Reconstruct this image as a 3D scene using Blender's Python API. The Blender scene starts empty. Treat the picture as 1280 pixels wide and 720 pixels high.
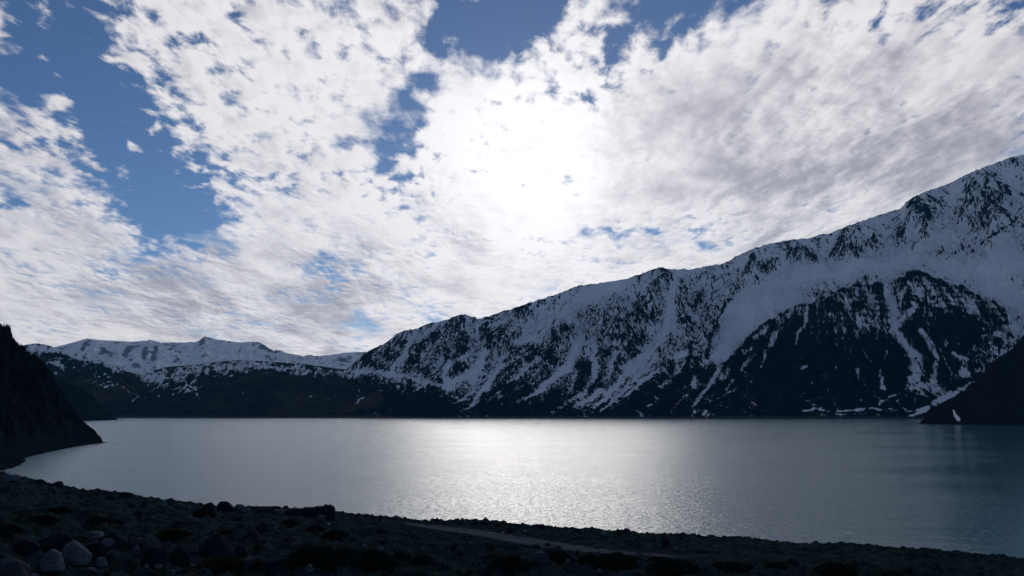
import bpy, bmesh, math, random
import numpy as np
from mathutils import Vector, Matrix

random.seed(7)
rng = np.random.default_rng(11)
scene = bpy.context.scene
COL = scene.collection

# ------------------------------------------------------------------ camera geometry
F = 985.0                       # focal length in pixels of a 1280 px wide frame
TH = math.atan(153.0 / F)       # camera pitched up
CT, ST = math.cos(TH), math.sin(TH)
ZC = 40.0                       # camera height above the lake


def ray(px, py):
    u = (np.asarray(px, float) - 640) / F
    v = (360 - np.asarray(py, float)) / F
    return u, CT - v * ST, ST + v * CT


def ae(px, py):                 # azimuth tangent, elevation tangent
    x, y, z = ray(px, py)
    return x / y, z / y


def to_px(X, Y, Z):
    Z = Z - ZC
    dep = Y * CT + Z * ST
    dep = np.where(dep > 0.05, dep, 0.05)
    return 640 + F * X / dep, 360 - F * (-Y * ST + Z * CT) / dep


# ------------------------------------------------------------------ noise
_ang = np.random.default_rng(3).uniform(0, 2 * np.pi, 256)
_GX, _GY = np.cos(_ang).astype(np.float32), np.sin(_ang).astype(np.float32)


def hsh(ix, iy, seed):
    h = ix.astype(np.uint32) * np.uint32(374761393) + iy.astype(np.uint32) * np.uint32(668265263) + np.uint32((seed * 144269501) & 0xffffffff)
    h = (h ^ (h >> np.uint32(13))) * np.uint32(1274126177)
    return h ^ (h >> np.uint32(16))


def perlin(x, y, seed=0):
    x = np.asarray(x, np.float64); y = np.asarray(y, np.float64)
    xi, yi = np.floor(x), np.floor(y)
    fx, fy = (x - xi).astype(np.float32), (y - yi).astype(np.float32)
    xi, yi = xi.astype(np.int64), yi.astype(np.int64)
    u = fx * fx * fx * (fx * (fx * 6 - 15) + 10)
    v = fy * fy * fy * (fy * (fy * 6 - 15) + 10)

    def g(i, j):
        k = hsh(xi + i, yi + j, seed) & np.uint32(255)
        return _GX[k] * (fx - i) + _GY[k] * (fy - j)
    a = g(0, 0); b = g(1, 0); c = g(0, 1); d = g(1, 1)
    return 1.5 * ((a + u * (b - a)) * (1 - v) + (c + u * (d - c)) * v)


def fbm(x, y, octs=5, seed=0, gain=0.5, lac=2.03):
    s, a, n = 0.0, 1.0, 0.0
    for o in range(octs):
        s = s + a * perlin(x, y, seed + o * 17); n += a
        x = x * lac + 3.1; y = y * lac - 1.7; a *= gain
    return s / n


def ridged(x, y, octs=5, seed=0, gain=0.5):
    s, a, n = 0.0, 1.0, 0.0
    for o in range(octs):
        s = s + a * (1 - np.abs(perlin(x, y, seed + o * 13))); n += a
        x = x * 2.1 + 1.3; y = y * 2.1 + 5.2; a *= gain
    return s / n


def gully_cell(px, py, dx, dy, seed):
    """one octave of gullies that run down the slope; (dx,dy) is across the slope. Returns height, d/dx, d/dy"""
    xi, yi = np.floor(px), np.floor(py)
    fx, fy = (px - xi).astype(np.float32), (py - yi).astype(np.float32)
    xi, yi = xi.astype(np.int64), yi.astype(np.int64)
    W = np.zeros_like(fx); h = np.zeros_like(fx); s = np.zeros_like(fx)
    for i in range(-2, 2):
        for j in range(-2, 2):
            k = hsh(xi - i, yi - j, seed)
            ox = (k & np.uint32(255)).astype(np.float32) / 510.0
            oy = ((k >> np.uint32(8)) & np.uint32(255)).astype(np.float32) / 510.0
            qx = fx + i - ox; qy = fy + j - oy
            w = np.exp(-2.0 * (qx * qx + qy * qy))
            m = 2 * np.pi * (qx * dx + qy * dy)
            W += w; h += w * np.cos(m); s += w * np.sin(m)
    h /= W; s /= -W
    return h, s * dx, s * dy


# ------------------------------------------------------------------ helpers
def tag(o, label=None, cat=None, group=None, kind=None):
    if label: o['label'] = label
    if cat: o['category'] = cat
    if group: o['group'] = group
    if kind: o['kind'] = kind
    return o


def grid_mesh(name, X, Y, Z, mat, wrap=False, attrs=None):
    n, m = X.shape
    co = np.stack([X, Y, Z], -1).reshape(-1, 3).astype(np.float32)
    idx = np.arange(n * m).reshape(n, m)
    if wrap:
        idx = np.concatenate([idx, idx[:1]], 0)
    q = np.stack([idx[:-1, :-1], idx[1:, :-1], idx[1:, 1:], idx[:-1, 1:]], -1).reshape(-1, 4)
    return raw_mesh(name, co, q, mat, attrs)


def raw_mesh(name, co, faces, mat, attrs=None, smooth=True):
    k = faces.shape[1]
    me = bpy.data.meshes.new(name)
    me.vertices.add(len(co)); me.vertices.foreach_set('co', np.ascontiguousarray(co, np.float32).ravel())
    me.loops.add(faces.size); me.loops.foreach_set('vertex_index', np.ascontiguousarray(faces, np.int32).ravel())
    me.polygons.add(len(faces))
    me.polygons.foreach_set('loop_start', np.arange(0, faces.size, k, dtype=np.int32))
    me.polygons.foreach_set('loop_total', np.full(len(faces), k, np.int32))
    me.polygons.foreach_set('use_smooth', np.full(len(faces), smooth, bool))
    me.update(calc_edges=True)
    for an, av in (attrs or {}).items():
        at = me.attributes.new(an, 'FLOAT', 'POINT')
        at.data.foreach_set('value', np.ascontiguousarray(av, np.float32).ravel())
    me.materials.append(mat)
    o = bpy.data.objects.new(name, me); COL.objects.link(o)
    return o


class NT:
    """small node-graph writer"""
    def __init__(s, tree):
        s.t = tree; s.n = tree.nodes; s.l = tree.links; s.n.clear()

    def new(s, kind, **kw):
        nd = s.n.new(kind)
        for k, v in kw.items(): setattr(nd, k, v)
        return nd

    def put(s, sock, v):
        if hasattr(v, 'is_output'): s.l.new(v, sock)
        elif v is not None: sock.default_value = v

    def m(s, op, a, b=None, c=None, clamp=False):
        nd = s.new('ShaderNodeMath', operation=op, use_clamp=clamp)
        for i, v in enumerate((a, b, c)):
            s.put(nd.inputs[i], v)
        return nd.outputs[0]

    def v(s, op, a, b=None, scale=None):
        nd = s.new('ShaderNodeVectorMath', operation=op)
        s.put(nd.inputs[0], a); s.put(nd.inputs[1], b)
        if scale is not None: s.put(nd.inputs['Scale'], scale)
        return nd.outputs['Value'] if op in ('DOT_PRODUCT', 'LENGTH') else nd.outputs[0]

    def noise(s, vec, scale, detail=4, rough=0.55, dist=0.0, col=False):
        nd = s.new('ShaderNodeTexNoise')
        s.put(nd.inputs['Vector'], vec)
        nd.inputs['Scale'].default_value = scale; nd.inputs['Detail'].default_value = detail
        nd.inputs['Roughness'].default_value = rough; nd.inputs['Distortion'].default_value = dist
        return nd.outputs['Color'] if col else nd.outputs[0]

    def smooth(s, x, lo, hi):
        nd = s.new('ShaderNodeMapRange', interpolation_type='SMOOTHSTEP')
        s.put(nd.inputs[0], x); nd.inputs[1].default_value = lo; nd.inputs[2].default_value = hi
        return nd.outputs[0]

    def mix(s, f, a, b):
        nd = s.new('ShaderNodeMix', data_type='RGBA')
        s.put(nd.inputs[0], f); s.put(nd.inputs[6], a); s.put(nd.inputs[7], b)
        return nd.outputs[2]

    def attr(s, name):
        return s.new('ShaderNodeAttribute', attribute_name=name).outputs['Fac']


def c4(r, g, b): return (r, g, b, 1)


def material(name):
    m = bpy.data.materials.new(name); m.use_nodes = True
    return m, NT(m.node_tree)


def finish(nt, color, rough=0.9, bump=None, spec=0.2, bump_str=0.5, bump_dist=0.1):
    b = nt.new('ShaderNodeBsdfPrincipled')
    nt.put(b.inputs['Base Color'], color); nt.put(b.inputs['Roughness'], rough)
    b.inputs['Specular IOR Level'].default_value = spec
    if bump is not None:
        bp = nt.new('ShaderNodeBump'); bp.inputs['Strength'].default_value = bump_str
        bp.inputs['Distance'].default_value = bump_dist
        nt.put(bp.inputs['Height'], bump); nt.l.new(bp.outputs[0], b.inputs['Normal'])
    o = nt.new('ShaderNodeOutputMaterial'); nt.l.new(b.outputs[0], o.inputs[0])
    return b


def mountain_mat(name, rock_a, rock_b, snow_c, scale, veg=None, shore=False):
    m, nt = material(name)
    pos = nt.new('ShaderNodeNewGeometry').outputs['Position']
    n1 = nt.noise(pos, scale, 6, 0.65)
    n2 = nt.noise(pos, scale * 0.15, 4, 0.6)
    rock = nt.mix(nt.smooth(n1, 0.3, 0.7), rock_a, rock_b)
    if veg: rock = nt.mix(nt.smooth(n2, 0.42, 0.62), rock, veg)
    if shore:                                            # bare drawdown strip just above the water
        z = nt.new('ShaderNodeSeparateXYZ'); nt.put(z.inputs[0], pos)
        zz = nt.m('ADD', z.outputs[2], nt.m('MULTIPLY', nt.m('SUBTRACT', n2, .5), 26))
        rock = nt.mix(nt.smooth(zz, 15, 7), rock, c4(.050, .056, .056))
    sn = nt.m('MULTIPLY_ADD', nt.m('SUBTRACT', n1, 0.5), 0.5, nt.attr('snow'))
    sn = nt.m('MULTIPLY_ADD', nt.m('SUBTRACT', nt.noise(pos, scale * 4, 4, 0.7), 0.5), 0.8, sn)
    fac = nt.smooth(sn, 0.25, 0.75)
    snow = nt.mix(nt.smooth(n2, 0.3, 0.7), snow_c, tuple(c * 0.88 for c in snow_c[:3]) + (1,))
    finish(nt, nt.mix(fac, rock, snow), 1.0, spec=0.0)
    return m


# ------------------------------------------------------------------ stroke fields in the picture of the terrain
def strokes(px, py, lst):
    """sum of soft capsule strokes; lst of (value, [(x,y,hw),...])"""
    B = np.zeros_like(px)
    for val, pts in lst:
        best = np.full_like(px, 0.0)
        if len(pts) == 1: pts = pts + pts
        for (x0, y0, w0), (x1, y1, w1) in zip(pts[:-1], pts[1:]):
            R = 3 * max(w0, w1)
            sel = (px > min(x0, x1) - R) & (px < max(x0, x1) + R) & (py > min(y0, y1) - R) & (py < max(y0, y1) + R)
            if not sel.any(): continue
            qx, qy = px[sel] - x0, py[sel] - y0
            dx, dy = x1 - x0, y1 - y0
            L = dx * dx + dy * dy
            t = np.clip((qx * dx + qy * dy) / L, 0, 1) if L > 0 else np.zeros_like(qx)
            d2 = (qx - t * dx) ** 2 + (qy - t * dy) ** 2
            w = w0 + (w1 - w0) * t
            best[sel] = np.maximum(best[sel], np.exp(-(d2 / (w * w)) ** 1.3))
        B += val * best
    return B


def smooth1(v, k):
    kern = np.hanning(k + 2)[1:-1]; kern /= kern.sum()
    p = np.pad(v, (k, k), mode='edge')
    return np.convolve(p, kern, 'same')[k:-k]


def crest_e(pts, a):
    p = np.array(pts, float)
    aa, ee = ae(p[:, 0], p[:, 1])
    o = np.argsort(aa)
    return np.interp(a, aa[o], ee[o])


def fit_crest(H, Y, e_t, k):
    """scale the height of each section so that its skyline reaches the traced one"""
    for _ in range(6):
        cur = ((H - ZC) / Y).max(1)
        j = ((H - ZC) / Y).argmax(1)
        Yj = Y[np.arange(len(j)), j]
        need = (e_t * Yj + ZC) / np.maximum(cur * Yj + ZC, 1.0)
        H = H * smooth1(np.clip(need, 0.3, 3), k)[:, None]
    return H


def grad_xy(X, Y, H):
    a = X / Y
    dHa = np.gradient(H, axis=0) / np.maximum(np.abs(np.gradient(a, axis=0)), 1e-9)
    Hx = dHa / Y
    Hy = np.gradient(H, axis=1) / np.maximum(np.gradient(Y, axis=1), 1e-6) - a * Hx
    return Hx, Hy


def streaks(X, Y, H, w, length, seed, n=15):
    """noise drawn out along the fall line of H: w across, length down the slope; unit variance"""
    Hx, Hy = grad_xy(X, Y, H)
    g = np.sqrt(Hx ** 2 + Hy ** 2) + 1e-4
    dx, dy = Hx / g, Hy / g
    out = 0
    for k in np.linspace(-.5, .5, n):
        px, py = X + dx * length * k, Y + dy * length * k
        out = out + perlin(px / w, py / w, seed) + 0.6 * perlin(px / w * 2.3, py / w * 2.3, seed + 5)
    out -= out.mean()
    return out / (out.std() + 1e-9)


def smooth_rows(H):
    return (np.roll(H, 1, 0) + H * 2 + np.roll(H, -1, 0)) / 4


def gullies(X, Y, H, amp, lam, octs, seed, fall=0.5, steep=1.2):
    """erosion gullies along the fall line of H, returns the relief (about -1..1) and the height to add"""
    a = X / Y
    dHa = np.gradient(H, axis=0) / np.maximum(np.abs(np.gradient(a, axis=0)), 1e-9)
    dY = np.gradient(Y, axis=1)
    Hx = dHa / Y
    Hy = np.gradient(H, axis=1) / np.maximum(dY, 1e-6) - a * Hx
    g = np.sqrt(Hx ** 2 + Hy ** 2) + 0.05
    gx, gy = Hx / g * steep, Hy / g * steep
    h = np.zeros_like(H); ax = np.zeros_like(H); ay = np.zeros_like(H)
    al = 1.0; f = 1.0; tot = 0.0
    for o in range(octs):
        hh, sx, sy = gully_cell(X / lam * f, Y / lam * f, gy + ay, -gx - ax, seed + o * 31)
        h += al * hh; tot += al
        ax += al * sx * 1.3; ay += al * sy * 1.3
        al *= fall; f *= 2.05
    return h / tot, h / tot * amp


# ================================================================== MATERIALS
SNOW = c4(0.84, 0.83, 0.86)
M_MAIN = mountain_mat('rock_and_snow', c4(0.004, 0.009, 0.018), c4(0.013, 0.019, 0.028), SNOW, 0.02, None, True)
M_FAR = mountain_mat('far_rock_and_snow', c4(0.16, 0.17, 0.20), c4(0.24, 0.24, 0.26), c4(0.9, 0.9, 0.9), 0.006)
M_HILL = mountain_mat('moraine_hill', c4(0.006, 0.014, 0.022), c4(0.024, 0.034, 0.040), SNOW, 0.015, c4(0.046, 0.044, 0.034), True)
M_DARK = mountain_mat('dark_cliff_rock', c4(0.003, 0.007, 0.014), c4(0.020, 0.026, 0.034), SNOW, 0.12, c4(0.010, 0.018, 0.018))

# ================================================================== MAIN MOUNTAIN
crest_main = [(420, 470), (437, 459), (450, 446), (465, 436), (480, 430), (495, 418), (505, 413), (520, 411), (536, 404), (550, 402),
              (565, 397), (575, 393), (582, 393), (590, 396), (600, 398), (612, 395), (625, 390), (640, 386), (663, 378), (701, 366),
              (722, 357), (744, 354.5), (781, 349), (805, 341), (820, 335), (829.5, 334), (838, 337), (854, 336), (863, 337), (881, 333),
              (906, 329), (918, 321.5), (940, 311), (960, 305), (985, 300), (1017, 297), (1022, 293), (1035, 292.5), (1060, 282),
              (1095, 270), (1127, 260), (1135, 250), (1155, 240), (1185, 230), (1210, 217), (1235, 207), (1265, 196), (1280, 194),
              (1330, 176), (1400, 140), (1480, 100), (1560, 70), (1700, 40), (1900, 60)]  # off-frame crest raised to block sky and darken the water's right side
crest_but = [(800, 540), (840, 528), (862, 505), (880, 484), (905, 452), (930, 425), (945, 412), (960, 402), (985, 387), (1015, 377), (1045, 365), (1070, 352),
             (1105, 352), (1125, 347), (1134, 340), (1140, 337), (1150, 340), (1175, 350), (1210, 360), (1240, 375), (1255, 385), (1265, 400),
             (1290, 425), (1330, 455), (1400, 505), (1440, 530)]

ROCK = [  # dark crags: value, stroke
    (-.5, [(503, 422, 11)]), (-.5, [(461, 449, 8)]), (-.6, [(574, 430, 11)]), (-.4, [(557, 440, 6)]), (-.5, [(574, 457, 8)]), (-.5, [(534, 463, 7)]),
    (-.4, [(549, 415, 8)]), (-.4, [(485, 440, 10)]), (-.4, [(525, 430, 7)]),
    (-.55, [(606, 417, 10), (620, 415, 8)]), (-.55, [(649, 388, 8)]), (-.5, [(706, 407, 5)]), (-.9, [(729, 458, 10), (733, 485, 11)]),
    (-.5, [(694, 424, 7)]), (-.5, [(661, 435, 7)]), (-.6, [(684, 443, 9)]), (-.7, [(630, 482, 15)]), (-.6, [(655, 488, 10)]),
    (-.8, [(695, 497, 10), (675, 508, 11)]), (-.8, [(716, 500, 9)]), (-.5, [(640, 430, 9)]),
    (-.5, [(829, 341, 7)]), (-.4, [(851, 356, 6)]), (-.4, [(789, 364, 5), (800, 372, 5)]), (-.55, [(812, 388, 12), (825, 398, 8)]), (-.45, [(796, 386, 7)]),
    (-.4, [(832, 382, 5)]), (-.75, [(798, 424, 9), (812, 428, 6)]), (-.7, [(787, 438, 8)]), (-.4, [(768, 422, 5)]), (-.45, [(770, 398, 4)]),
    (-.5, [(757, 444, 7)]), (-.5, [(878, 368, 6), (868, 382, 6)]), (-.5, [(854, 399, 6)]), (-.75, [(866, 422, 2.6), (859, 454, 3)]),
    (-.75, [(889, 416, 2), (884, 448, 2.6)]), (-.6, [(837, 452, 5)]), (-.4, [(826, 438, 5)]),
    (-.6, [(941, 319, 3), (934, 340, 3.5)]), (-.55, [(963, 326, 4), (962, 336, 9)]), (-.55, [(985, 311, 3.5), (984, 322, 3.5)]), (-.55, [(995, 306, 5), (996, 321, 5)]),
    (-.6, [(1022, 300, 4), (1018, 322, 6)]), (-.5, [(1008, 318, 4)]), (-.6, [(1050, 300, 6), (1044, 322, 9)]), (-.5, [(893, 349, 4)]), (-.5, [(909, 332, 4)]),
    (-.7, [(922, 360, 3.2), (903, 387, 2.4), (891, 416, 2)]), (-.5, [(914, 393, 4)]),
    (-.6, [(1140, 252, 9), (1156, 262, 10)]), (-.5, [(1178, 250, 11)]), (-.5, [(1218, 230, 8)]), (-.45, [(1247, 212, 9)]), (-.4, [(1265, 203, 7)]),
    (-.5, [(1120, 284, 11)]), (-.5, [(1073, 312, 10)]), (-.5, [(1096, 299, 10)]), (-.5, [(1100, 321, 5)]), (-.4, [(1133, 305, 8)]), (-.35, [(1160, 292, 7)]),
    (-.25, [(1200, 275, 22), (1245, 245, 22)]), (-.5, [(1204, 310, 3)]),
    (-.9, [(1153, 333, 1.2), (1165, 326, 1.2)]), (-.9, [(1176, 330, 1.4), (1200, 312, 1.2)]), (-.9, [(1208, 318, 1.3), (1217, 311, 1.3)]),
    (-.95, [(1227, 304, 1.3), (1247, 290, 1.4)]), (-.9, [(1252, 285, 1.3), (1271, 272, 1.5)]), (-.7, [(1205, 324, 3)]), (-.5, [(1263, 318, 2)]), (-.5, [(1277, 281, 3)]),
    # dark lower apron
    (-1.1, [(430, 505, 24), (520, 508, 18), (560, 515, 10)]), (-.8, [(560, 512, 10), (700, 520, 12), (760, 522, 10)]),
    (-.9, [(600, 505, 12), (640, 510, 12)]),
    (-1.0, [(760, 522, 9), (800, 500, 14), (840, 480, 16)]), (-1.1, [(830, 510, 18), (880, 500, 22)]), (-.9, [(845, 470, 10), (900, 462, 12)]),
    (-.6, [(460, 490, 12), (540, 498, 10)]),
]
SNOWS = [
    (.8, [(513, 422, 3), (509, 440, 3), (491, 461, 5)]), (.75, [(438, 465, 3), (480, 466, 4), (525, 475, 4), (560, 484, 4)]),
    (.9, [(563, 452, 2), (555, 470, 4), (561, 483, 5)]), (1.0, [(592, 461, 4), (575, 474, 5), (560, 485, 5)]), (.7, [(592, 436, 2), (572, 451, 2.5), (556, 463, 3)]),
    (.6, [(559, 399, 3), (538, 414, 3), (520, 428, 3)]), (.7, [(583, 397, 2), (584, 408, 2), (589, 424, 2)]),
    (.9, [(592, 490, 1.5), (565, 507, 1.6)]), (1.0, [(600, 500, 2.4), (576, 516, 1.6)]), (.9, [(530, 480, 1.6), (531, 490, 1.5)]),
    (.9, [(523, 484, 1.6), (513, 503, 1.2)]), (.9, [(506, 478, 1.6), (506, 485, 1.5), (499, 496, 1)]), (.8, [(509, 492, 1.4), (509, 501, 1.6)]),
    (.7, [(478, 507, .8), (503, 503, .9), (532, 513, .7)]),
    (.7, [(731, 369, 8), (703, 395, 8), (668, 424, 7), (640, 428, 4)]), (.4, [(760, 362, 12), (730, 372, 10)]),
    (1.1, [(723, 425, 5), (713, 454, 5), (689, 475, 4), (668, 492, 3), (645, 506, 2)]),
    (1.0, [(741, 425, 2), (742, 450, 3.5), (743, 472, 4), (731, 490, 4), (689, 517, 1.6)]), (.9, [(752, 490, 4), (720, 506, 2)]),
    (.8, [(672, 448, 3.5), (647, 471, 3.5), (634, 478, 2)]), (1.1, [(627, 455, 3), (609, 480, 3.5), (588, 508, 2)]), (.9, [(606, 440, 5), (590, 474, 5)]),
    (.8, [(724, 415, 2), (735, 430, 2)]), (.8, [(617, 498, 1.5)]), (.8, [(680, 500, 2)]), (.7, [(628, 505, 2)]), (.7, [(613, 510, 1)]),
    (.9, [(845, 345, 4), (838, 385, 6), (834, 408, 5), (818, 433, 5), (787, 463, 5.5), (757, 498, 4), (742, 510, 2)]), (.8, [(806, 462, 3.5), (765, 502, 2), (750, 514, 1.2)]),
    (.8, [(769, 440, 3), (760, 470, 3)]), (.5, [(785, 460, 6)]), (.6, [(780, 350, 9), (752, 366, 14)]),
    (1.3, [(848, 462, 3), (838, 475, 4), (823, 485, 3)]), (1.3, [(822, 464, 2), (805, 476, 2.8), (782, 495, 1.8)]), (1.3, [(819, 499, 3), (809, 508, 2.6)]),
    (.8, [(848, 446, 6), (858, 440, 5)]), (1.3, [(869, 472, 4), (866, 483, 3)]), (1.2, [(858, 493, 1.6), (848, 503, 1.8), (840, 515, 1.2)]),
    (1.4, [(900, 462, 3), (880, 490, 2.8), (865, 509, 1.6)]), (1.3, [(868, 516, 2.6)]), (1.3, [(882, 515, 3), (878, 519, 2)]), (1.1, [(897, 486, 1), (890, 496, 1)]),
    (.9, [(900, 440, 8), (925, 385, 16), (975, 355, 18), (1040, 338, 12), (1120, 326, 10), (1200, 335, 12), (1270, 330, 20)]),
    (.9, [(935, 405, 14), (990, 372, 12)]), (.5, [(1120, 318, 10), (1200, 290, 12)]), (.8, [(1235, 355, 16), (1290, 380, 22)]), (.7, [(1250, 310, 14)]),
    (.9, [(880, 455, 5), (905, 440, 8)]),
]
BUT_STROKES = [
    (.9, [(1010, 372, 3), (1060, 352, 3), (1108, 347, 4)]),
    (1.3, [(1107, 352, 4), (1110, 368, 5), (1118, 386, 6), (1118, 410, 6), (1132, 433, 6), (1145, 447, 7), (1145, 469, 8), (1137, 479, 5)]),
    (1.0, [(1129, 398, 5), (1145, 383, 4)]), (.8, [(1153, 348, 2.5), (1168, 366, 3)]), (.7, [(1130, 360, 3), (1124, 378, 3)]),
    (1.2, [(1152, 412, 4), (1165, 433, 4.5), (1170, 447, 4), (1167, 475, 4)]), (1.2, [(1181, 430, 4)]), (1.0, [(1173, 436, 1), (1190, 466, 1.1)]),
    (1.2, [(1190, 441, 2.5), (1207, 450, 5), (1205, 464, 6)]), (1.2, [(1238, 430, 3), (1246, 446, 5), (1248, 452, 4)]), (1.2, [(1275, 415, 4), (1262, 434, 4), (1250, 446, 3)]),
    (.9, [(1228, 420, 1.5), (1245, 417, 1.5)]), (.6, [(1240, 420, 7), (1262, 410, 7)]),
    (1.1, [(1107, 438, 2.2), (1106, 452, 2)]), (1.2, [(1101, 464, 3), (1104, 484, 3.6)]), (1.0, [(1079, 436, .9), (1084, 447, .9), (1092, 455, .9)]), (.9, [(1072, 463, 2.2), (1074, 473, 1.2)]),
    (.9, [(1046, 460, 2)]), (.9, [(1075, 500, 2)]),
    (1.3, [(1046, 512.5, 1.6), (1075, 512, 2), (1101, 512, 1.4)]), (1.2, [(1004, 514, 1.2), (1017, 511, 2), (1036, 514, .8)]), (.9, [(1044, 518, .6), (1100, 517.5, .8)]),
    (1.4, [(1136, 521, 2), (1155, 512, 4), (1175, 500, 4.5), (1196, 489, 3.5), (1214, 479, 2)]), (1.0, [(1136, 512, 1), (1160, 510, 3)]),
    (.9, [(1142, 484, 4), (1158, 482, 4)]), (.6, [(1125, 494, 8), (1180, 484, 9)]), (.8, [(1143, 500, 2.4)]), (.8, [(1100, 505, 2), (1118, 494, 2)]), (.6, [(1190, 474, 6), (1225, 462, 5)]),
    (1.3, [(880, 494, 2.5), (893, 470, 3.5), (905, 450, 4), (930, 424, 3)]), (1.1, [(902, 473, 3.5), (911, 462, 4)]), (1.1, [(926, 463, 1.8), (933, 453, 3), (943, 443, 2.6)]),
    (1.0, [(957, 438, 2), (956, 446, 2.4), (950, 460, 1)]), (1.1, [(942, 422, 3.5), (957, 412, 4.5)]), (1.0, [(929, 440, 3.6), (940, 436, 2.4)]), (1.0, [(970, 416, 3.5), (966, 424, 5), (962, 432, 3)]),
    (1.1, [(1010, 380, 1.6), (1008, 400, 1.8), (998, 416, 2.4), (996, 430, 1.2)]), (1.0, [(1003, 459, 2.2), (1010, 458, 1.5)]), (.9, [(1003, 447, 1.6)]), (.8, [(1030, 468, 3)]), (.8, [(1045, 460, 2)]),
    (1.0, [(890, 494, 1.2), (898, 484, 1)]), (1.0, [(907, 488, 1), (915, 475, 1.2)]), (.9, [(940, 478, 1.8)]), (.9, [(933, 482, 1.2)]), (.7, [(900, 497, 3), (918, 488, 2)]), (.6, [(1033, 480, .8), (1045, 508, .8)]),
    (.55, [(975, 398, 8), (1000, 388, 8)]), (.38, [(1060, 370, 12), (1095, 372, 12)]), (.32, [(1050, 390, 14), (1095, 392, 14)]), (.45, [(1150, 362, 12), (1185, 378, 14), (1215, 380, 12)]),
    (.4, [(1060, 410, 16), (1105, 412, 12)]), (.5, [(1230, 372, 8), (1255, 395, 8)]), (.3, [(1160, 400, 12)]),
    (-.6, [(1137, 345, 4)]), (-.5, [(1140, 410, 8)]), (-.6, [(1190, 405, 16)]), (-.6, [(1075, 380, 6)]), (-.5, [(1215, 425, 12)]), (-.7, [(1098, 358, 5)]), (-.6, [(1130, 372, 3)]),
]


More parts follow.
